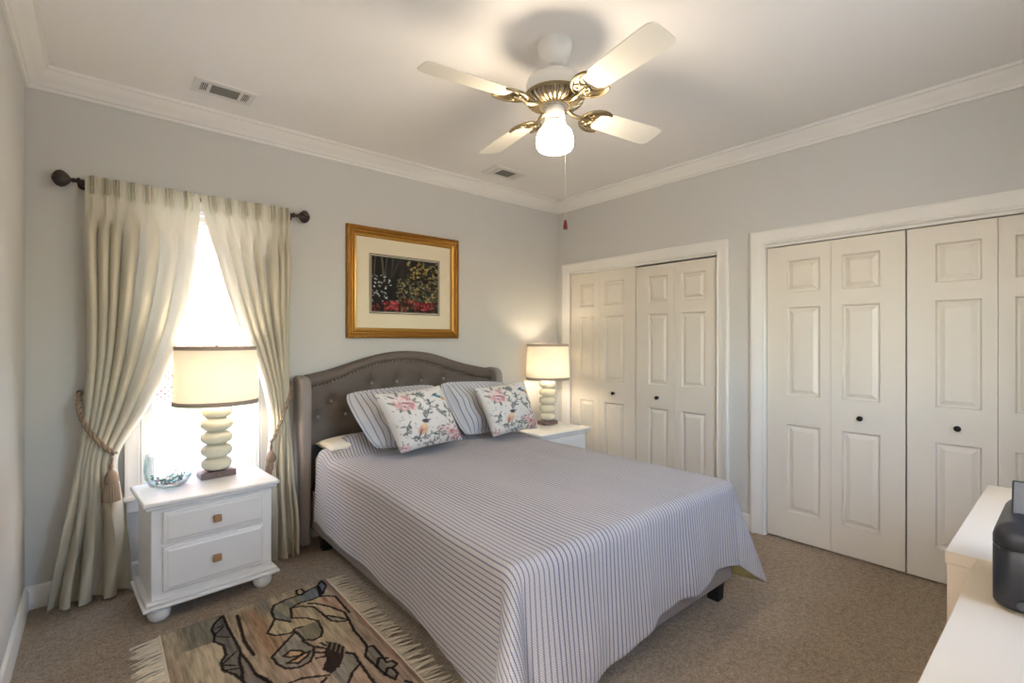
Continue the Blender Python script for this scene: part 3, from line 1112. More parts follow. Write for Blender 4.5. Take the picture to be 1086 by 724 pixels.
# ------------------------------------------------------------------ nightstands
def make_nightstand(loc, rz, label):
    t = thing('nightstand', loc, label, 'nightstand', 'white two-drawer nightstands beside the bed', rz)
    W2, D2 = 0.308, 0.215
    top = M().box(-W2, W2, -D2, D2, 0.562, 0.585).box(-W2 + 0.012, W2 - 0.012, -D2 + 0.012, D2 - 0.006, 0.545, 0.563)
    top.build('top', WHITE, t, bevel=0.009, seg=3)
    M().box(-0.272, 0.272, -0.182, 0.198, 0.10, 0.546).build('body', WHITE, t, bevel=0.004)
    bm_ = M().box(-W2, W2, -D2, 0.20, 0.070, 0.088).box(-0.294, 0.294, -0.203, 0.199, 0.087, 0.108)
    bm_.build('base_moulding', WHITE, t, bevel=0.008, seg=3)
    for z0, z1 in ((0.372, 0.528), (0.140, 0.356)):
        m = M()
        w2 = 0.226
        rings = [(0, 0.0), (0, 0.010), (0.006, 0.014), (0.012, 0.014), (0.022, 0.018)]
        vs, fs = [], []
        for ins, out in rings:
            vs += [(-w2 + ins, -0.183 - out, z0 + ins), (w2 - ins, -0.183 - out, z0 + ins), (w2 - ins, -0.183 - out, z1 - ins), (-w2 + ins, -0.183 - out, z1 - ins)]
        for r_ in range(len(rings) - 1):
            for q in range(4):
                fs.append((r_ * 4 + q, r_ * 4 + (q + 1) % 4, r_ * 4 + 4 + (q + 1) % 4, r_ * 4 + 4 + q))
        fs.append(tuple(range((len(rings) - 1) * 4, len(rings) * 4)))
        fs.append((3, 2, 1, 0))
        m.add(vs, fs)
        d = m.build('drawer', WHITE, t, angle=20)
        zc = (z0 + z1) / 2
        kb = M().lathe([(0.007, -0.199), (0.007, -0.214), (0.0, -0.214)], (0, 0, zc), 12, 'y').box(-0.018, 0.018, -0.228, -0.212, zc - 0.018, zc + 0.018)
        kb.build('knob', WOODKNOB, d, bevel=0.004, seg=2)
    for fx, fy in ((-0.235, -0.150), (0.235, -0.150), (-0.235, 0.135), (0.235, 0.135)):
        M().lathe([(0.0, 0.0), (0.030, 0.0), (0.043, 0.012), (0.049, 0.032), (0.046, 0.052), (0.036, 0.066), (0.034, 0.072), (0, 0.072)], (fx, fy, 0), 24).build('bun_foot', WHITE, t)
    return t


ns1 = make_nightstand((0.451, 3.09, 0), R(4.2), 'white two-drawer nightstand in front of the window, wooden knobs and bun feet')
ns2 = copy_tree(ns1)
ns2.location = (3.045, 3.06, 0)
ns2.rotation_euler = (0, 0, 0)
ns2['label'] = 'white nightstand beside the closet doors, mostly hidden behind the bed'


# ------------------------------------------------------------------ table lamps
def make_lamp(loc, rz, label):
    t = thing('table_lamp', loc, label, 'lamp', 'bedside lamps with drum shades', rz)
    b = M().box(-0.088, 0.088, -0.055, 0.055, 0, 0.036)
    bs = b.build('base', LAMPBASE, t, bevel=0.003)
    M().lathe([(0.0, -0.066), (0.005, -0.066), (0.008, -0.062), (0.006, -0.058), (0.004, -0.054), (0, -0.054)], (0, 0, 0.019), 14, 'y').build('switch_knob', BRASS, bs)
    # five stacked ceramic pebbles
    zb = 0.040
    prof = [(0.0, 0.034), (0.030, 0.034)]
    R0 = [0.079, 0.081, 0.083, 0.083, 0.080]
    for i, r in enumerate(R0):
        z0 = zb + i * 0.0735
        for q in range(1, 16):
            a = -PI / 2 + PI * q / 16
            prof.append((0.038 + (r - 0.038) * max(0.0, math.cos(a)) ** 0.85, z0 + 0.036 + 0.0355 * math.sin(a)))
    zt = zb + 5 * 0.0735
    prof += [(0.030, zt + 0.004), (0.014, zt + 0.008), (0.014, zt + 0.03), (0, zt + 0.03)]
    M().lathe(prof, n=40).build('pebble_column', CERAMIC, t, angle=60)
    st = M().lathe([(0.006, zt + 0.02), (0.006, 0.745), (0, 0.745)], n=10)
    for k in range(3):
        a = 2 * PI * k / 3
        st.tube([(0.006 * math.cos(a), 0.006 * math.sin(a), 0.728), (0.2 * math.cos(a), 0.2 * math.sin(a), 0.728)], 0.0025, 6)
    st.build('harp', BRONZE, t)
    M().lathe([(0.0, 0.475), (0.013, 0.478), (0.016, 0.50), (0.030, 0.535), (0.033, 0.56), (0.024, 0.585), (0.0, 0.595)], (0.0, 0.0, 0), 20).build('bulb', BULBM, t)
    z0, z1, r0, r1 = 0.418, 0.738, 0.212, 0.203
    sd = M().lathe([(r0, z0), (r1, z1), (r1 - 0.002, z1), (r0 - 0.002, z0)], n=64, closed=True).build('shade', SHADE, t, angle=60)
    M().lathe([(r1 + 0.0015, z1 - 0.018), (r1 + 0.0015, z1 + 0.003), (r1 - 0.004, z1 + 0.003), (r1 - 0.004, z1 - 0.018)], n=64, closed=True).build('trim_band', BAND, sd)
    M().lathe([(r0 + 0.0015, z0 - 0.003), (r0 + 0.001, z0 + 0.020), (r0 - 0.005, z0 + 0.020), (r0 - 0.0045, z0 - 0.003)], n=64, closed=True).build('trim_band', BAND, sd)
    return t


lamp1 = make_lamp((0.517, 3.215, 0.585), R(4.2), 'lit table lamp of stacked cream pebbles, on the nightstand in front of the window')
lamp2 = copy_tree(lamp1)
lamp2.location = (3.165, 3.205, 0.585)
lamp2.rotation_euler = (0, 0, 0)
lamp2.scale = (0.94, 0.94, 1.0)
lamp2['label'] = 'lit table lamp of stacked cream pebbles, in the corner beside the closet'

# ------------------------------------------------------------------ glass bowl
bowl = M().lathe([(0.0, 0.0), (0.060, 0.0), (0.085, 0.012), (0.104, 0.05), (0.110, 0.095), (0.105, 0.14), (0.098, 0.172), (0.0945, 0.172), (0.1015, 0.14), (0.1065, 0.095), (0.1005, 0.052), (0.083, 0.018), (0.058, 0.007), (0.0, 0.007)], n=48).build('glass_bowl', BOWLG)
bowl.location = (0.288, 3.165, 0.585)
tag(bowl, 'clear glass bowl on the nightstand by the window, holding dried petals', 'bowl')
rnd = random.Random(5)
pot = M()
PCOL = [(104, 168, 138), (126, 190, 168), (176, 60, 80), (84, 136, 104), (206, 120, 140), (150, 196, 184)]
pmats = [mat('petal_%s' % n_, c, 0.6) for n_, c in zip(('green', 'teal', 'red', 'leaf', 'pink', 'pale'), PCOL)]
for i in range(150):
    zz = 0.018 + rnd.random() ** 1.2 * 0.048
    rmax = (0.058 + zz * 0.75)
    a = rnd.random() * 2 * PI
    rr = (rmax - 0.016) * math.sqrt(rnd.random())
    c = Vector((rr * math.cos(a), rr * math.sin(a), zz))
    l_ = rnd.uniform(0.008, 0.014)
    d1 = Vector((rnd.uniform(-1, 1), rnd.uniform(-1, 1), rnd.uniform(-.5, .5))).normalized()
    d2 = d1.cross(Vector((rnd.uniform(-1, 1), rnd.uniform(-1, 1), 1))).normalized()
    d3 = d1.cross(d2)
    k = rnd.randrange(6)
    vs = [c + d1 * l_, c + d2 * l_ * .55, c - d1 * l_, c - d2 * l_ * .55, c + d3 * l_ * .3, c - d3 * l_ * .3]
    pot.add(vs, [(0, 1, 4), (1, 2, 4), (2, 3, 4), (3, 0, 4), (1, 0, 5), (2, 1, 5), (3, 2, 5), (0, 3, 5)], k)
o = pot.build('potpourri', pmats, fix=False)
o.location = (0.288, 3.165, 0.585)
tag(o, 'green and red dried petals lying in the clear glass bowl', 'potpourri', None, 'stuff')

# ------------------------------------------------------------------ curtains, rod and tiebacks
rod = thing('curtain_rod', (0.456, 3.393, 2.19), 'dark bronze curtain rod with ribbed finials above the window', 'curtain rod')
M().lathe([(0.011, -0.535), (0.011, 0.535)], (0, 0, 0), 16, 'x').build('pole', BRONZE, rod)
for s_ in (-1, 1):
    f = M()
    pr = [(0.009, 0.525), (0.015, 0.527), (0.016, 0.537), (0.009, 0.541), (0.009, 0.550), (0.013, 0.553), (0.008, 0.558), (0.010, 0.563), (0.024, 0.574), (0.035, 0.588), (0.039, 0.602), (0.034, 0.618), (0.020, 0.630), (0.008, 0.636), (0.0, 0.637)]
    f.lathe([(r, s_ * z) for r, z in pr], (0, 0, 0), 40, 'x', ribs=10, ramp=0.10)
    f.build('finial', BRONZE, rod)
    br = M().lathe([(0.016, 0.0), (0.016, 0.006), (0.006, 0.008), (0.006, 0.0645), (0.006, 0.0645)], (s_ * 0.515, 0, -0.006), 12, 'y')
    br.lathe([(0.024, 0.054), (0.024, 0.0645)], (s_ * 0.515, 0, -0.006), 16, 'y')
    br.build('bracket', BRONZE, rod)


def curtain(name, label, left, right, pleats, ybase, tie_z, fold_seed, ns=230, nz=190):
    lz, lx = zip(*[(z, x) for x, z in left])
    rz_, rx_ = zip(*[(z, x) for x, z in right])
    z = np.concatenate([np.linspace(2.218, 1.98, 50)[:-1], np.linspace(1.98, 0.008, nz - 49)])

    def itp(zs, xs_):
        zs, xs_ = np.array(zs)[::-1], np.array(xs_)[::-1]
        acc = 0
        for d_ in np.linspace(-0.07, 0.07, 7):
            acc = acc + np.interp(z + d_, zs, xs_) / 7
        return acc
    XL, XR = itp(lz, lx), itp(rz_, rx_)
    s = np.linspace(0, 1, ns)
    x0, x1 = np.interp(2.1, lz[::-1], lx[::-1]), np.interp(2.1, rz_[::-1], rx_[::-1])
    ps = [(p - x0) / (x1 - x0) for p in pleats]
    ph = np.interp(s, [-(ps[0])] + ps + [2 - ps[-1]], np.arange(-1, len(ps) + 1))
    Sg, Zg = np.meshgrid(s, z, indexing='ij')
    PH = np.repeat(ph[:, None], len(z), 1)
    c1 = np.cos(2 * PI * PH)
    near = np.abs(PH - np.round(PH))                          # 0 at a pleat
    head = sstep((Zg - 2.098) / 0.02)
    below = 1 - head
    grow = sstep((2.10 - Zg) / 0.25)
    tie = np.exp(-((Zg - tie_z) / 0.20) ** 2)
    low = sstep((tie_z - Zg) / 0.5)
    width = (XR - XL)[None, :]
    # header: three fine folds at each pleat, pinched 10 cm down
    pin = np.exp(-(near / 0.24) ** 2)
    hd = pin * (0.020 + 0.013 * np.cos(2 * PI * near / 0.17) * sstep((Zg - 2.10) / 0.05))
    pinch = np.exp(-((Zg - 2.108) / 0.012) ** 2)
    hd = hd * (1 - 0.5 * pinch)
    amp = (0.016 + 0.024 * grow) * (1 - 0.15 * tie) + 0.016 * low
    sharp = np.sign(c1) * np.abs(c1) ** 0.8
    drift = 0.20 * np.sin(Zg * 2.3 + Sg * 5 + fold_seed)
    c2 = np.cos(2 * PI * (PH + drift * grow))
    c3 = np.cos(2 * PI * (PH * 0.55 + 0.25 * np.sin(Zg * 3 + fold_seed) + 0.1 * fold_seed))
    c2 = c2 * (1 - 0.85 * low) + 1.25 * c3 * 0.85 * low
    body = amp * c2 * grow + (0.010 * np.exp(-(near / 0.12) ** 2)) * (1 - grow)
    body += 0.014 * (vnoise(Sg * 9 + fold_seed, Zg * 1.4, fold_seed) - 0.5) * grow
    out = head * hd + below * body
    # cloth gathered into the tieback swells forward in the middle of the bunch
    out += 0.030 * tie * np.sin(PI * Sg)
    Yg = ybase(Zg) - out
    Xg = XL[None, :] + width * Sg
    Xg = Xg + np.sin(2 * PI * (PH + drift * grow)) * np.minimum(0.012, width * 0.09) * grow * below
    Zq = Zg + 0.010 * c2 * low * (Zg < 0.25) * 0.6
    # gravity sag of the fullness over the tie
    Zq = np.maximum(Zq, 0.004)
    m = M().grid(np.stack([Xg, Yg, Zq], -1))
    o = m.build(name, CURT, angle=80, fix=False)
    tag(o, label, 'curtain', 'cream curtains at the window')
    return o


Lleft = [(-0.052, 2.30), (-0.052, 2.174), (-0.048, 1.856), (-0.042, 1.561), (-0.042, 1.315), (-0.047, 1.167), (-0.060, 0.972), (-0.080, 0.75), (-0.100, 0.60), (-0.135, 0.401), (-0.190, 0.04), (-0.192, -0.1)]
Lright = [(0.457, 2.30), (0.457, 2.186), (0.457, 2.086), (0.436, 1.806), (0.389, 1.528), (0.326, 1.283), (0.246, 1.073), (0.165, 0.898), (0.098, 0.80), (0.070, 0.73), (0.085, 0.62), (0.118, 0.44), (0.140, 0.281), (0.152, 0.10), (0.152, -0.1)]
pL = [-0.022, 0.035, 0.078, 0.142, 0.216, 0.311, 0.392]
curtain('curtain', 'cream pinch-pleat curtain panel on the left of the window, tied back to the left', Lleft, Lright, pL, lambda z: 3.366 - 0.01 * sstep((0.9 - z) / 0.6), 0.80, 3)
Rleft = [(0.459, 2.30), (0.459, 2.186), (0.505, 1.982), (0.573, 1.706), (0.654, 1.451), (0.738, 1.246), (0.803, 1.065), (0.838, 0.882), (0.836, 0.75), (0.820, 0.60), (0.805, 0.40), (0.800, 0.163), (0.800, -0.1)]
Rright = [(0.958, 2.30), (0.958, 2.20), (0.954, 1.736), (0.944, 1.241), (0.945, 1.056), (0.940, 0.90), (0.945, 0.75), (0.955, 0.49), (0.968, 0.23), (0.972, 0.0), (0.972, -0.1)]
pR = [0.539, 0.613, 0.701, 0.770, 0.864, 0.904, 0.938]
curtain('curtain', 'cream pinch-pleat curtain panel on the right of the window, tied back towards the bed', Rleft, Rright, pR, lambda z: 3.366 - 0.125 * sstep((0.95 - z) / 0.8), 0.82, 7)


def tieback(label, pts, tassel, r=0.010):
    t = thing('curtain_tieback', pts[0], label, 'tieback', 'rope tiebacks on the curtains')
    P = smooth_curve([np.array(p) - np.array(pts[0]) for p in pts], 120)
    d = np.zeros(len(P))
    d[1:] = np.cumsum(np.linalg.norm(np.diff(P, axis=0), axis=1))
    rp = M()
    for k in range(2):
        q = []
        for i, p in enumerate(P):
            tt_ = P[min(i + 1, len(P) - 1)] - P[max(i - 1, 0)]
            tt_ /= np.linalg.norm(tt_)
            a = np.cross(tt_, (0.2, 1, 0.1))
            a /= np.linalg.norm(a)
            b = np.cross(tt_, a)
            an = d[i] * 2 * PI / 0.062 + PI * k
            q.append(p + (a * math.cos(an) + b * math.sin(an)) * r * 0.62)
        rp.tube(q, r * 0.78, 8)
    rp.build('rope', ROPE, t)
    M().lathe([(0.014, 0.0), (0.014, 0.006), (0.005, 0.008), (0.005, 0.035), (0.009, 0.037), (0.009, 0.042), (0, 0.042)], (P[0][0], P[0][1] - 0.01, P[0][2]), 14, 'y').build('hook', BRONZE, t)
    T = np.array(tassel) - np.array(pts[0])
    hd = M().lathe([(0.0, 0.10), (0.008, 0.098), (0.010, 0.085), (0.007, 0.075), (0.010, 0.066), (0.021, 0.055), (0.029, 0.035), (0.032, 0.015), (0.029, 0.0), (0.0, 0.0)], tuple(T), 24)
    hd.tube([tuple(T + np.array((0, 0, 0.09))), tuple(T + np.array((0.004, 0.0, 0.13)))], 0.006, 8)
    ho_ = hd.build('tassel', ROPE, t)
    M().lathe([(0.0, 0.004), (0.026, 0.004), (0.030, -0.01), (0.036, -0.085), (0.038, -0.092), (0.0, -0.092)], tuple(T), 72, ribs=18, ramp=0.06).build('tassel_fringe', ROPE, ho_, angle=80)
    return t


tieback('taupe twisted rope tieback with a tassel on the left curtain',
        [(-0.073, 3.435, 1.085), (-0.075, 3.35, 1.02), (-0.060, 3.310, 0.955), (-0.025, 3.288, 0.880), (0.020, 3.288, 0.815), (0.054, 3.305, 0.775), (0.070, 3.33, 0.760)], (0.054, 3.285, 0.615))
tieback('taupe twisted rope tieback with a tassel on the right curtain, beside the headboard',
        [(0.962, 3.44, 1.10), (0.966, 3.36, 1.06), (0.940, 3.308, 0.995), (0.900, 3.285, 0.90), (0.862, 3.285, 0.80), (0.842, 3.300, 0.74), (0.834, 3.33, 0.72)], (0.826, 3.30, 0.600), 0.008)

# ------------------------------------------------------------------ framed print
pic = thing('framed_print', (1.847, DY, 1.79), 'gold-framed garden print with cream mat on the wall above the headboard', 'picture')
a0, a1, c0, c1 = -0.483, 0.483, -0.413, 0.415
fp = [(0, 0), (0, 0.028), (0.006, 0.034), (0.022, 0.036), (0.034, 0.026), (0.044, 0.028), (0.052, 0.022)]
fm = M().sweep([(a0, c0), (a1, c0), (a1, c1), (a0, c1)], fp + [(0.052, 0)], lambda x, z, b: (x, -b, z), closed=True)
fm.build('frame', GOLD, pic, angle=25)
fm = M().sweep([(a0 + 0.052, c0 + 0.052), (a1 - 0.052, c0 + 0.052), (a1 - 0.052, c1 - 0.052), (a0 + 0.052, c1 - 0.052)],
               [(0, 0), (0, 0.022), (0.010, 0.016), (0.018, 0.018), (0.024, 0.010), (0.024, 0)], lambda x, z, b: (x, -b, z), closed=True)
fm.build('inner_lip', GOLDI, pic, angle=25)
# carved beading round the frame
bd = M()
for i in range(54):
    for z in (c0 + 0.014, c1 - 0.014):
        x = a0 + 0.02 + i * (a1 - a0 - 0.04) / 53
        bd.lathe([(0, -0.041), (0.005, -0.040), (0.0075, -0.035), (0.0075, -0.033)], (x, 0, z), 6, 'y')
for i in range(46):
    for x in (a0 + 0.014, a1 - 0.014):
        z = c0 + 0.02 + i * (c1 - c0 - 0.04) / 45
        bd.lathe([(0, -0.041), (0.005, -0.040), (0.0075, -0.035), (0.0075, -0.033)], (x, 0, z), 6, 'y')
bd.build('beading', GOLD, pic)
ax0, ax1, az0, az1 = 1.540 - 1.847, 2.150 - 1.847, 1.562 - 1.79, 2.012 - 1.79
M().box(a0 + 0.07, a1 - 0.07, -0.010, -0.001, c0 + 0.07, c1 - 0.07).build('mat_board', MATB, pic, smooth=False)
ml = M()
for q, (e0, e1) in enumerate(((0.0, 0.006), (0.012, 0.016))):
    ml.sweep([(ax0 + e0, az0 + e0), (ax1 - e0, az0 + e0), (ax1 - e0, az1 - e0), (ax0 + e0, az1 - e0)], [(0, 0), (0, 0.002), (e1 - e0, 0.002), (e1 - e0, 0)], lambda x, z, b: (x, -0.0098 - b, z), closed=True)
ml.build('mat_line', MATL, pic, smooth=False)


def art_colors(U, V):
    """U right, V down: dark garden with white blossom, yellow-green leaves, red flowers"""
    C = np.tile(np.array(lin((14, 14, 12))), (U.size, 1))
    blend(C, vnoise(U * 14, V * 3, 1) ** 3, (60, 58, 48), 0.5)
    r_ = random.Random(3)
    for x0, x1, w_ in ((0.05, 0.03, .012), (0.14, 0.17, .02), (0.21, 0.19, .010), (0.30, 0.28, .008), (0.40, 0.30, .008)):
        blend(C, (w_ - seg_dist(U, V, [(x0, 0), (x1, 0.36)])) / 0.01, (104, 98, 84), 0.55)

    def dab(n, xr, yr, rs, cols, a=0.8):
        for _ in range(n):
            blend(C, ell(U, V, r_.uniform(*xr), r_.uniform(*yr), r_.uniform(*rs), r_.uniform(*rs) * .7, r_.random() * 3, 0.5), r_.choice(cols), a * r_.uniform(.5, 1))
    dab(260, (.36, 1), (.38, .80), (.012, .034), [(132, 126, 84), (96, 96, 60), (168, 158, 110), (60, 76, 54), (120, 80, 52), (84, 92, 72)])
    dab(120, (.52, 1), (.03, .38), (.012, .034), [(168, 146, 70), (196, 172, 96), (110, 92, 44), (80, 34, 36), (150, 150, 120)])
    dab(30, (.6, 1), (.5, .8), (.012, .03), [(64, 92, 76), (44, 60, 50), (176, 140, 90)])
    dab(40, (.3, .7), (.40, .75), (.008, .02), [(110, 66, 52), (88, 96, 66), (140, 128, 90)])
    for p in ([(.45, .42), (.62, .39), (.8, .36), (1, .34)], [(.62, .39), (.75, .30), (.9, .26)], [(.4, .0), (.5, .2), (.45, .42)]):
        blend(C, (.014 - seg_dist(U, V, p)) / .008, (16, 12, 10), .95)
    dab(26, (.0, .27), (.34, .58), (.010, .026), [(226, 226, 222), (196, 200, 196), (148, 158, 150)], .95)
    dab(22, (.0, .22), (.62, .82), (.010, .026), [(206, 208, 204), (160, 168, 160), (84, 100, 84)], .9)
    dab(110, (.0, 1.), (.84, 1.), (.012, .035), [(96, 18, 22), (140, 26, 34), (64, 14, 16), (66, 62, 34), (150, 60, 56), (30, 20, 16)])
    dab(60, (.17, .38), (.80, .97), (.012, .035), [(160, 34, 48), (190, 76, 86), (120, 18, 28), (200, 120, 112)])
    dab(70, (.62, .92), (.80, .95), (.012, .035), [(156, 34, 44), (184, 76, 80), (112, 18, 28)])
    dab(30, (.45, .70), (.76, .84), (.012, .03), [(146, 40, 44), (100, 24, 28), (170, 90, 76)])
    dab(14, (.40, .55), (.90, .98), (.012, .03), [(176, 110, 70), (96, 60, 40)])
    return C


nu, nv = 150, 110
uu = np.linspace(0, 1, nu)
vv = np.linspace(0, 1, nv)
UU, VV = np.meshgrid(uu, vv, indexing='ij')
e = 0.018
Pp = np.stack([ax0 + e + UU * (ax1 - ax0 - 2 * e), np.full_like(UU, -0.0125), az1 - e - VV * (az1 - az0 - 2 * e)], -1)
am = M().grid(Pp)
am.build('print', ARTM, pic, colors=art_colors(UU.ravel(), VV.ravel()), smooth=False)

# ------------------------------------------------------------------ ceiling fan
FX, FYc = 1.617, 1.590
fan = thing('ceiling_fan', (FX, FYc, CZ), 'white four-blade ceiling fan with brass irons and a lit glass shade', 'ceiling fan')
M().lathe([(0.0, 0.0), (0.078, 0.0), (0.080, -0.012), (0.074, -0.045), (0.060, -0.075), (0.042, -0.092), (0.030, -0.098), (0, -0.098)], n=40).build('canopy', FANWHITE, fan)
M().lathe([(0.0, -0.085), (0.030, -0.088), (0.034, -0.105), (0.024, -0.118), (0.013, -0.122), (0.013, -0.150), (0.022, -0.155), (0.022, -0.165), (0, -0.165)], n=28).build('downrod', FANWHITE, fan)
M().lathe([(0.0, -0.150), (0.040, -0.152), (0.100, -0.160), (0.128, -0.178), (0.135, -0.200), (0.135, -0.240), (0.128, -0.252), (0, -0.252)], n=48).build('motor_housing', FANWHITE, fan)
ring = M().lathe([(0.060, -0.292), (0.100, -0.284), (0.126, -0.268), (0.134, -0.254), (0.138, -0.250), (0.132, -0.246), (0.0, -0.246), (0.0, -0.292)], n=48)
rg = ring.build('vent_ring', VENTD, fan)
rb = M()
for k in range(32):
    a = 2 * PI * k / 32
    ca, sa = math.cos(a), math.sin(a)
    rb.tube([(ca * r, sa * r, z) for r, z in ((0.066, -0.293), (0.100, -0.287), (0.127, -0.271), (0.135, -0.256))], [0.0048, 0.0062, 0.0075, 0.006], 6)
rb.lathe([(0.138, -0.262), (0.141, -0.254), (0.141, -0.246), (0.133, -0.244), (0.130, -0.256)], n=48, closed=True)
rb.lathe([(0.072, -0.298), (0.074, -0.290), (0.062, -0.288), (0.060, -0.297)], n=40, closed=True)
rb.build('brass_grille', BRASS, rg)
M().lathe([(0.0, -0.300), (0.044, -0.300), (0.047, -0.304), (0.047, -0.362), (0.043, -0.368), (0, -0.368)], n=36).build('switch_housing', FANWHITE, fan)
M().lathe([(0.0, -0.286), (0.060, -0.287), (0.066, -0.293), (0.062, -0.300), (0.0, -0.301)], n=40).build('blade_hub', VENTD, fan)
fit_ = M().lathe([(0.0, -0.366), (0.044, -0.367), (0.051, -0.372), (0.052, -0.386), (0.048, -0.391), (0, -0.391)], n=48, ribs=24, ramp=0.012)
fit_.build('shade_fitter', FANWHITE, fan)
gl = M().lathe([(0.0, -0.384), (0.046, -0.386), (0.060, -0.394), (0.074, -0.409), (0.083, -0.432), (0.087, -0.458), (0.085, -0.478), (0.076, -0.492), (0.060, -0.500), (0.035, -0.504), (0.0, -0.505)], n=48)
gl.build('glass_shade', GLOBEM, fan, angle=80)

BZ = -0.298


def blade_parts(ang, first=None):
    if first is not None:
        b = copy_tree(first, fan)
        b.rotation_euler = (0, 0, ang)
        return b
    m = M()
    prof = [(0.205, 0.052), (0.22, 0.057), (0.30, 0.062), (0.45, 0.067), (0.58, 0.071), (0.625, 0.070), (0.645, 0.062), (0.655, 0.046)]
    poly = [(x, -y) for x, y in prof] + [(x, y) for x, y in reversed(prof)]
    pitch = -math.tan(R(12))
    m.prism(poly, 0, 0.006, lambda x, y, z: (x, y, BZ + z + y * pitch))
    b = m.build('blade', BLADE, fan, bevel=0.002)
    b.rotation_euler = (0, 0, ang)
    q = M()

    def zz(y, d=0.0):
        return BZ + y * pitch - d
    # arm from the hub, then two horned scrolls, all cast brass
    arm = smooth_curve([(0.075, 0, -0.292), (0.11, 0.004, -0.306), (0.15, -0.002, -0.314), (0.185, 0, BZ - 0.010), (0.225, 0, BZ - 0.006)], 24)
    q.tube([tuple(p) for p in arm], [0.011 - 0.003 * i / 23 for i in range(24)], 8)
    for sg in (1, -1):
        cr = smooth_curve([(0.165, 0.006 * sg), (0.175, 0.034 * sg), (0.205, 0.060 * sg), (0.245, 0.074 * sg), (0.285, 0.070 * sg), (0.300, 0.060 * sg)], 30)
        q.tube([(x, y, zz(y, 0.007)) for x, y in cr], [0.0085 * (1 - 0.6 * abs(i / 29 - 0.3)) for i in range(30)], 8)
        cr = smooth_curve([(0.235, 0.004 * sg), (0.222, 0.028 * sg), (0.238, 0.050 * sg), (0.268, 0.062 * sg), (0.296, 0.062 * sg)], 24)
        q.tube([(x, y, zz(y, 0.007)) for x, y in cr], 0.0055, 8)
        cr = [(0.200 + 0.014 * math.cos(t_), (0.030 + 0.012 * math.sin(t_)) * sg) for t_ in np.linspace(0, 2 * PI * 0.95, 20)]
        q.tube([(x, y, zz(y, 0.007)) for x, y in cr], 0.0045, 6)
    pl_ = [(0.17, 0.0), (0.185, 0.03), (0.215, 0.055), (0.25, 0.066), (0.27, 0.060), (0.245, 0.04), (0.235, 0.0), (0.245, -0.04), (0.27, -0.060), (0.25, -0.066), (0.215, -0.055), (0.185, -0.03)]
    q.prism(pl_, 0.0005, 0.005, lambda x, y, z: (x, y, zz(y, z)))
    q.build('blade_iron', BRASS, b)
    return b


b1 = blade_parts(R(-9))
for k in (1, 2, 3):
    blade_parts(R(-9 + 90 * k), b1)
pc = M()
px, py = -0.012, -0.030
pc.tube([(px * 1.2, py * 1.45, -0.345), (px * 1.2, py * 1.6, -0.36), (px * 2.2, py * 3.05, -0.50), (px * 2.2, py * 3.05, -0.845)], 0.0013, 5)
for k in range(46):
    pc.lathe([(0, -0.0022), (0.0022, 0), (0, 0.0022)], (px * 2.2, py * 3.05, -0.51 - k * 0.0073), 6)
ch = pc.build('pull_chain', CHAINW, fan)
M().lathe([(0.0, -0.840), (0.004, -0.842), (0.008, -0.855), (0.0095, -0.872), (0.0095, -0.884), (0, -0.884)], (px * 2.2, py * 3.05, 0), 16).build('pull_knob', REDWOOD, ch)

# ------------------------------------------------------------------ ceiling vents
def make_vent(loc, label, wx, wy):
    t = thing('ceiling_vent', loc, label, 'vent', 'ceiling air vents')
    a, b = wx / 2, wy / 2
    f = M().sweep([(-a, -b), (a, -b), (a, b), (-a, b)], [(0, 0), (0, -0.004), (0.004, -0.008), (0.022, -0.008), (0.026, -0.002), (0.026, 0)], lambda x, y, z: (x, y, z), closed=True)
    for xx in (-a + 0.075, a - 0.075):
        f.box(xx - 0.007, xx + 0.007, -b + 0.02, b - 0.02, -0.008, -0.001)
    for xx in (-1, 1):
        x0_, x1_ = sorted((xx * (a - 0.02), xx * (a - 0.034)))
        f.box(x0_, x1_, -b + 0.02, b - 0.02, -0.008, -0.001)
    f.box(-a + 0.02, a - 0.02, -b + 0.02, -b + 0.036, -0.008, -0.001).box(-a + 0.02, a - 0.02, b - 0.036, b - 0.02, -0.008, -0.001)
    f.build('frame', VENTW, t, angle=25)
    M().box(-a + 0.01, a - 0.01, -b + 0.01, b - 0.01, -0.0012, -0.0002).build('duct', VENTD, t, smooth=False)
    sl_ = M()
    for k in range(4):
        for sg in (-1, 1):
            xx = sg * (a - 0.040 - k * 0.009)
            sl_.box(xx - 0.0014, xx + 0.0014, -b + 0.03, b - 0.03, -0.007, -0.0012)
    for k in range(9):
        yy = -b + 0.042 + k * (wy - 0.084) / 8
        sl_.add([(-a + 0.08, yy - 0.004, -0.0015), (a - 0.08, yy - 0.004, -0.0015), (a - 0.08, yy + 0.004, -0.006), (-a + 0.08, yy + 0.004, -0.006)], [(0, 1, 2, 3)], 1)
    sl_.build('louvres', [VENTW, mat('vent_louvre', (116, 112, 104), 0.5)], t, smooth=False)
    return t


v1 = make_vent((0.536, 3.085, CZ), 'white metal air vent in the ceiling near the window', 0.30, 0.18)
v2 = copy_tree(v1)
v2.location = (2.555, 3.085, CZ)
v2.scale = (1.12, 1.12, 1)
v2['label'] = 'white metal air vent in the ceiling beyond the fan, near the far corner'

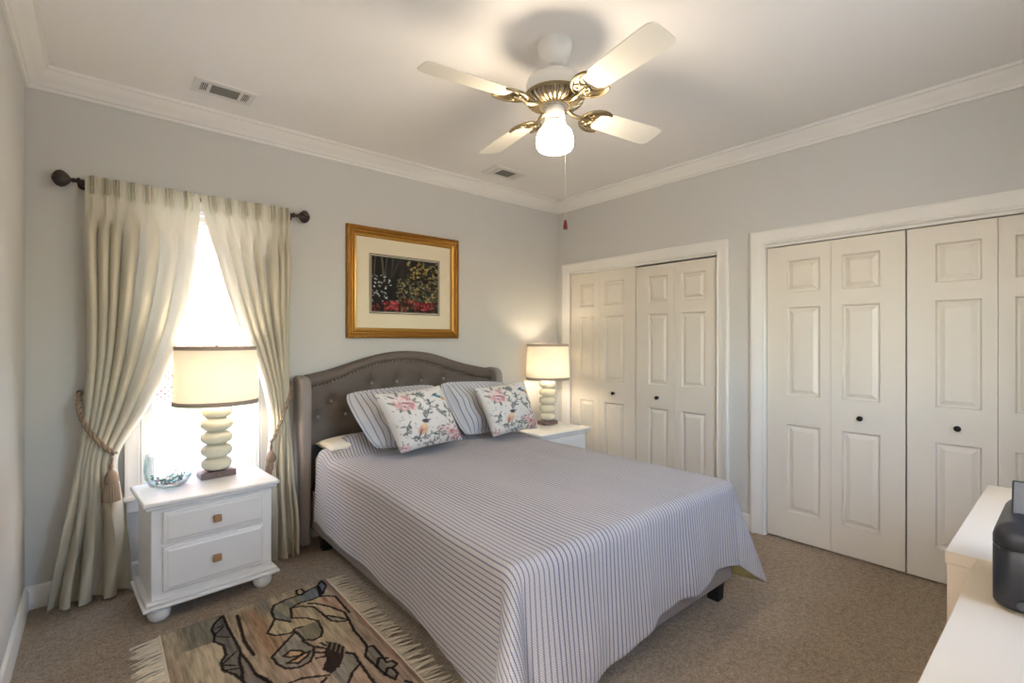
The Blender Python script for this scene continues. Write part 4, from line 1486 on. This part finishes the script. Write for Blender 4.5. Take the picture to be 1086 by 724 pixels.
# ------------------------------------------------------------------ rug
OUT = {
 "horn": [(0.466,2.731),(0.423,2.682),(0.403,2.635),(0.406,2.571),(0.395,2.526),(0.422,2.466),(0.418,2.383),(0.391,2.340),(0.390,2.277),(0.418,2.226),(0.437,2.164),(0.447,2.215),(0.454,2.308),(0.471,2.368),(0.469,2.500),(0.465,2.609),(0.466,2.731)],
 "hornb": [(0.437,2.164),(0.439,2.117),(0.45,2.03),(0.44,1.95)],
 "hornc": [(0.469,2.355),(0.481,2.256),(0.486,2.161),(0.516,2.073),(0.53,1.98),(0.57,1.90)],
 "h1": [(0.416,2.633),(0.451,2.640)], "h2": [(0.405,2.564),(0.455,2.515)], "h2b": [(0.406,2.571),(0.448,2.624)],
 "h3": [(0.398,2.326),(0.457,2.381)], "h4": [(0.396,2.314),(0.437,2.276)], "h5": [(0.390,2.277),(0.440,2.251)],
 "stem": [(0.519,2.686),(0.511,2.569),(0.500,2.440),(0.509,2.306)],
 "arm": [(0.894,2.608),(0.847,2.599),(0.793,2.609),(0.739,2.584),(0.718,2.492),(0.771,2.447),(0.805,2.386),(0.798,2.301),(0.776,2.251),(0.740,2.245),(0.707,2.273),(0.700,2.345),(0.698,2.366)],
 "head": [(0.813,2.690),(0.741,2.689),(0.681,2.669),(0.655,2.611),(0.652,2.538),(0.704,2.461)],
 "head2": [(0.813,2.690),(0.875,2.716),(0.917,2.720),(0.901,2.641),(0.894,2.608)],
 "ball": [(0.841,2.750),(0.817,2.752),(0.804,2.710),(0.821,2.684),(0.843,2.703),(0.841,2.750)],
 "beak": [(0.955,2.775),(0.921,2.731),(0.909,2.621),(0.957,2.700),(0.955,2.775)],
 "wing": [(0.894,2.608),(0.952,2.559),(0.951,2.427),(0.949,2.360)],
 "wing2": [(0.739,2.584),(0.783,2.575),(0.832,2.524),(0.847,2.403),(0.854,2.344),(0.886,2.307),(0.923,2.296),(0.931,2.376),(0.898,2.467),(0.857,2.542),(0.820,2.574)],
 "wing3": [(0.856,2.40),(0.885,2.36),(0.918,2.31)],
 "neck": [(0.652,2.538),(0.626,2.487),(0.593,2.436),(0.618,2.392),(0.677,2.365),(0.705,2.390),(0.734,2.385)],
 "body": [(0.698,2.366),(0.625,2.298),(0.564,2.239),(0.570,2.177),(0.589,2.123),(0.630,2.096),(0.677,2.102),(0.706,2.142),(0.724,2.196),(0.715,2.218),(0.699,2.271)],
 "eye": [(0.603,2.214),(0.639,2.234),(0.671,2.207),(0.679,2.182),(0.652,2.172),(0.619,2.192),(0.603,2.214)],
 "eye2": [(0.602,2.158),(0.642,2.164),(0.686,2.177),(0.700,2.173),(0.680,2.148),(0.639,2.127),(0.602,2.158)],
 "leg": [(0.923,2.296),(0.907,2.198),(0.907,2.112),(0.903,2.043),(0.870,1.987),(0.878,1.892),(0.885,1.818),(0.901,1.775),(0.925,1.799),(0.923,1.845),(0.949,1.854),(0.943,1.884),(0.921,1.894),(0.925,1.956),(0.926,2.033),(0.907,2.040)],
 "legb": [(0.878,1.892),(0.908,1.938),(0.936,1.914)], "legc": [(0.884,1.826),(0.908,1.858),(0.923,1.845)],
 "hair0": [(0.730,2.191),(0.761,2.147)], "hair1": [(0.717,2.150),(0.748,2.123)], "hair2": [(0.707,2.109),(0.739,2.098)], "hair3": [(0.756,2.204),(0.768,2.167)],
 "tail": [(0.811,2.070),(0.840,2.037),(0.834,1.953),(0.830,1.858),(0.830,1.806),(0.85,1.72)],
 "tail2": [(0.837,1.958),(0.784,1.919),(0.750,1.874),(0.73,1.80)],
 "belly": [(0.572,2.025),(0.622,2.021),(0.672,1.992),(0.709,1.968)], "belly2": [(0.483,2.175),(0.510,2.109),(0.521,2.069)],
 "e": [(0.640,1.90),(0.670,1.943),(0.694,1.959)], "sm": [(0.927,1.739),(0.942,1.719),(0.93,1.66)],
}
MANE = [(0.777,2.205),(0.811,2.157),(0.827,2.109),(0.798,2.047),(0.766,1.995),(0.719,1.974),(0.700,2.020),(0.734,2.070),(0.745,2.126),(0.774,2.171)]
RX0, RX1, RY0 = 0.214, 0.984, 1.45
rug = thing('rug', (0.6, 2.1, 0.0), 'hand-knotted beige and grey rug with black outlined bird figures and fringe beside the bed', 'rug')
nu, nv = 232, 400
uu = np.linspace(0, 1, nu)
vv = np.linspace(0, 1, nv)
UU, VV = np.meshgrid(uu, vv, indexing='ij')
GX = RX0 + (RX1 - RX0) * UU
ytop = 2.735 + 0.045 * UU
GY = RY0 + (ytop - RY0) * VV
GZ = 0.011 + 0.002 * (vnoise(GX * 160, GY * 160, 2) - 0.5)
GZ[0, :] = GZ[-1, :] = GZ[:, 0] = GZ[:, -1] = 0.003


def rug_colors(x, y):
    st = vnoise(x * 95, y * 9, 3)
    st2 = vnoise(x * 210, y * 20, 4)
    big = vnoise(x * 13, y * 2.2, 7)
    C = np.tile(np.array(lin((180, 164, 138))), (x.size, 1))
    blend(C, sstep((big - 0.45) / 0.3), (160, 140, 118), 0.7)
    # colour fields
    grey = ((x < 0.46) & (y > 2.52)) * sstep((vnoise(x * 9, y * 3, 12) - 0.35) / 0.3)
    blend(C, grey * 1.0, (120, 116, 104), 0.8)
    rust = np.exp(-((x - 0.585) / 0.055) ** 2) * sstep((2.78 - y) / 0.12) * sstep((y - 2.05) / 0.3)
    blend(C, rust, (150, 112, 84), 0.8)
    gr2 = np.exp(-((x - 0.64) / 0.04) ** 2) * sstep((y - 2.55) / 0.1)
    blend(C, gr2, (124, 124, 114), 0.8)
    pink = sstep((2.30 - y) / 0.3) * sstep((x - 0.47) / 0.1)
    blend(C, pink, (178, 152, 134), 0.7)
    right = sstep((x - 0.955) / 0.012)
    blend(C, right, (150, 116, 100), 0.8)

    def fill(name, col, a=0.9):
        blend(C, in_poly(x, y, OUT[name]).astype(float), col, a)
    fill('horn', (104, 98, 92))
    blend(C, in_poly(x, y, [(0.44, 2.16), (0.454, 2.308), (0.471, 2.36), (0.486, 2.16), (0.52, 2.06), (0.55, 1.95), (0.46, 1.95)]).astype(float), (118, 106, 100), 0.85)
    hd = [(0.813, 2.690), (0.741, 2.689), (0.681, 2.669), (0.655, 2.611), (0.652, 2.538), (0.704, 2.461), (0.718, 2.492), (0.739, 2.584), (0.793, 2.609)]
    blend(C, in_poly(x, y, hd).astype(float), (142, 136, 116), 0.9)
    blend(C, in_poly(x, y, hd) * sstep((np.sin(x * 75 + y * 20) - 0.2) / 0.4), (112, 114, 108), 0.8)
    blend(C, in_poly(x, y, [(0.813, 2.690), (0.875, 2.716), (0.917, 2.720), (0.901, 2.641), (0.894, 2.608), (0.847, 2.599), (0.793, 2.609)]).astype(float), (110, 118, 124), 0.9)
    blend(C, in_poly(x, y, OUT['beak']).astype(float), (96, 104, 116), 0.9)
    blend(C, in_poly(x, y, OUT['arm'] + [(0.75, 2.5)]).astype(float), (188, 162, 128), 0.5)
    blend(C, in_poly(x, y, [(0.704, 2.385), (0.734, 2.385), (0.80, 2.386), (0.798, 2.301), (0.776, 2.251), (0.740, 2.245), (0.707, 2.273)]).astype(float), (116, 112, 98), 0.85)
    blend(C, in_poly(x, y, OUT['neck'] + [(0.704, 2.461)]).astype(float), (182, 168, 136), 0.85)
    fill('body', (140, 136, 126), 0.85)
    fill('eye', (196, 160, 124), 0.95)
    fill('eye2', (196, 160, 124), 0.95)
    fill('wing2', (192, 172, 142), 0.8)
    blend(C, in_poly(x, y, [(0.854, 2.40), (0.886, 2.36), (0.923, 2.296), (0.886, 2.307), (0.854, 2.344)]).astype(float), (150, 142, 124), 0.8)
    blend(C, in_poly(x, y, [(0.894, 2.608), (0.952, 2.559), (0.951, 2.427), (0.931, 2.376), (0.898, 2.467), (0.857, 2.542)]).astype(float), (190, 152, 128), 0.8)
    fill('leg', (134, 130, 120), 0.8)
    blend(C, in_poly(x, y, [(0.811, 2.070), (0.840, 2.037), (0.837, 1.958), (0.784, 1.919), (0.73, 1.86), (0.72, 1.974), (0.766, 1.995)]).astype(float), (132, 130, 120), 0.85)
    # yarn streaks
    k = ((st - 0.5) * 0.55 + (st2 - 0.5) * 0.5)[:, None]
    C[:] = np.clip(C * (1 + k), 0, 1)
    jx, jy = x + 0.004 * (vnoise(x * 120, y * 120, 31) - 0.5), y + 0.006 * (vnoise(x * 120, y * 90, 32) - 0.5)
    for name, pts in OUT.items():
        w_ = 0.0038 if name.startswith('h') and name[1:2].isdigit() else 0.0060
        if name == 'stem':
            w_ = 0.0075
        blend(C, (w_ + 0.002 - seg_dist(jx, jy, pts)) / 0.003, (34, 26, 26), 0.95)
    blend(C, in_poly(jx, jy, MANE).astype(float), (34, 28, 30), 0.95)
    for q in range(5):
        f = q / 4
        ax, ay = 0.777 + 0.04 * f, 2.19 - 0.10 * f
        blend(C, (0.0035 - seg_dist(jx, jy, [(ax + 0.012, ay + 0.01), (ax - 0.012, ay - 0.035)])) / 0.002, (150, 138, 120), 0.8)
    return C


gm = M().grid(np.stack([GX - 0.6, GY - 2.1, GZ], -1))
NB = nu * nv
gm.build('pile', RUGM, rug, colors=rug_colors(GX.ravel(), GY.ravel()), angle=80, fix=False)
M().box(RX0 - 0.6 + 0.002, RX1 - 0.6 - 0.002, RY0 - 2.1 + 0.002, 2.735 - 2.1, 0.0005, 0.003).build('backing', FRINGE, rug, smooth=False)
rnd = random.Random(8)
for sg, xe in ((-1, RX0), (1, RX1)):
    fr = M()
    n_ = 92
    for k in range(n_):
        y = RY0 + 0.01 + (2.725 + (0.04 if sg > 0 else 0) - RY0 - 0.01) * k / (n_ - 1)
        ln = rnd.uniform(0.085, 0.115)
        dy = rnd.uniform(-0.03, 0.03) - 0.012
        pts = [(xe - 0.6 - sg * 0.004, y - 2.1, 0.007), (xe - 0.6 + sg * 0.02, y - 2.1 + dy * 0.2, 0.006), (xe - 0.6 + sg * ln * 0.55, y - 2.1 + dy * 0.7 + rnd.uniform(-.006, .006), 0.0055 + rnd.random() * .003), (xe - 0.6 + sg * ln, y - 2.1 + dy, 0.004)]
        fr.tube(pts, [0.0046, 0.0052, 0.0044, 0.0026], 5)
    fr.tube([(xe - 0.6, RY0 - 2.1, 0.008), (xe - 0.6, 2.735 - 2.1 + (0.045 if sg > 0 else 0), 0.008)], 0.005, 6)
    fr.build('fringe', FRINGE, rug)

# ------------------------------------------------------------------ white dressers and printer
DZ = 0.77


def dresser(loc, w_, d, label, nd):
    """front faces +y; origin at the floor, front left corner seen from the bed"""
    t = thing('dresser', loc, label, 'dresser')
    M().box(0, w_, -d, 0, DZ - 0.034, DZ).build('top', DESK, t, bevel=0.0015)
    b = M().box(0.0005, 0.018, -d, -0.004, 0, DZ - 0.034).box(w_ - 0.018, w_ - 0.0005, -d, -0.004, 0, DZ - 0.034).box(0.018, w_ - 0.018, -d, -d + 0.01, 0.05, DZ - 0.034).box(0.018, w_ - 0.018, -d, -0.03, 0.05, 0.07)
    b.box(0.018, w_ - 0.018, -0.045, -0.03, 0, 0.05)
    b.build('body', DESK, t, bevel=0.001)
    hgt = (DZ - 0.034 - 0.05) / nd
    for k in range(nd):
        M().box(0.021, w_ - 0.021, -0.022, -0.003, 0.052 + k * hgt, 0.05 + (k + 1) * hgt - 0.006).build('drawer', DESK, t, bevel=0.002)
    return t


dresser((1.812, 0.250, 0), 0.962, 0.66, 'white dresser standing nearer the closet doors, in the right corner of the photo', 3)
dresser((0.78, 0.184, 0), 1.028, 0.59, 'white dresser nearest the camera, with the black printer on it', 3)
pr = thing('printer', (1.50, 0.131, DZ), 'black inkjet printer standing on the white dresser at the right edge', 'printer', rz=-PI / 2)
# local +x runs along the visible side, +y away behind it
W3, D3, H3 = 0.42, 0.32, 0.192


def rrect(x0, x1, y0, y1, r, n=6):
    out = []
    for cx, cy, a0_ in ((x1 - r, y0 + r, -90), (x1 - r, y1 - r, 0), (x0 + r, y1 - r, 90), (x0 + r, y0 + r, 180)):
        for i in range(n + 1):
            a = R(a0_ + 90 * i / n)
            out.append((cx + r * math.cos(a), cy + r * math.sin(a)))
    return out


def rstack(levels, r):
    """rounded-rectangle shell: levels are (inset, z)"""
    m = M()
    rows = [[(p, q, z) for p, q in rrect(ins, W3 - ins, ins, D3 - ins, max(0.004, r - ins * 0.6))] for ins, z in levels]
    n = len(rows[0])
    vs = [p for r_ in rows for p in r_]
    fs = [(i * n + k, i * n + (k + 1) % n, (i + 1) * n + (k + 1) % n, (i + 1) * n + k) for i in range(len(rows) - 1) for k in range(n)]
    fs += [tuple(reversed(range(n))), tuple((len(rows) - 1) * n + k for k in range(n))]
    return m.add(vs, fs)


rstack([(0.012, 0.004), (0.004, 0.008), (0.0, 0.016), (0.0, 0.134), (0.002, 0.1365)], 0.034).build('body', PRBLACK, pr)
rstack([(0.002, 0.1375), (0.0, 0.140), (0.0, 0.158), (0.003, 0.170), (0.010, 0.180), (0.020, 0.187), (0.034, 0.191), (0.05, 0.192)], 0.034).build('lid', PRBLACK, pr)
rstack([(0.03, 0.0), (0.03, 0.005)], 0.03).build('foot_pad', PRGREY, pr)
tr = M()
tr.prism([(0.0, 0.0), (0.37, 0.0), (0.37, 0.014), (0.0, 0.014)], 0, 0.085)
tray = tr.build('paper_support', PRGREY, pr, bevel=0.004)
tray.location = (0.024, 0.115, H3 - 0.012)
tray.rotation_euler = (R(-14), 0, 0)
M().prism(rrect(0.040, 0.20, 0.014, 0.032, 0.0085), -0.004, 0.004, lambda p, q, z: (p, z, q)).build('grip_slot', PRGREY, pr)
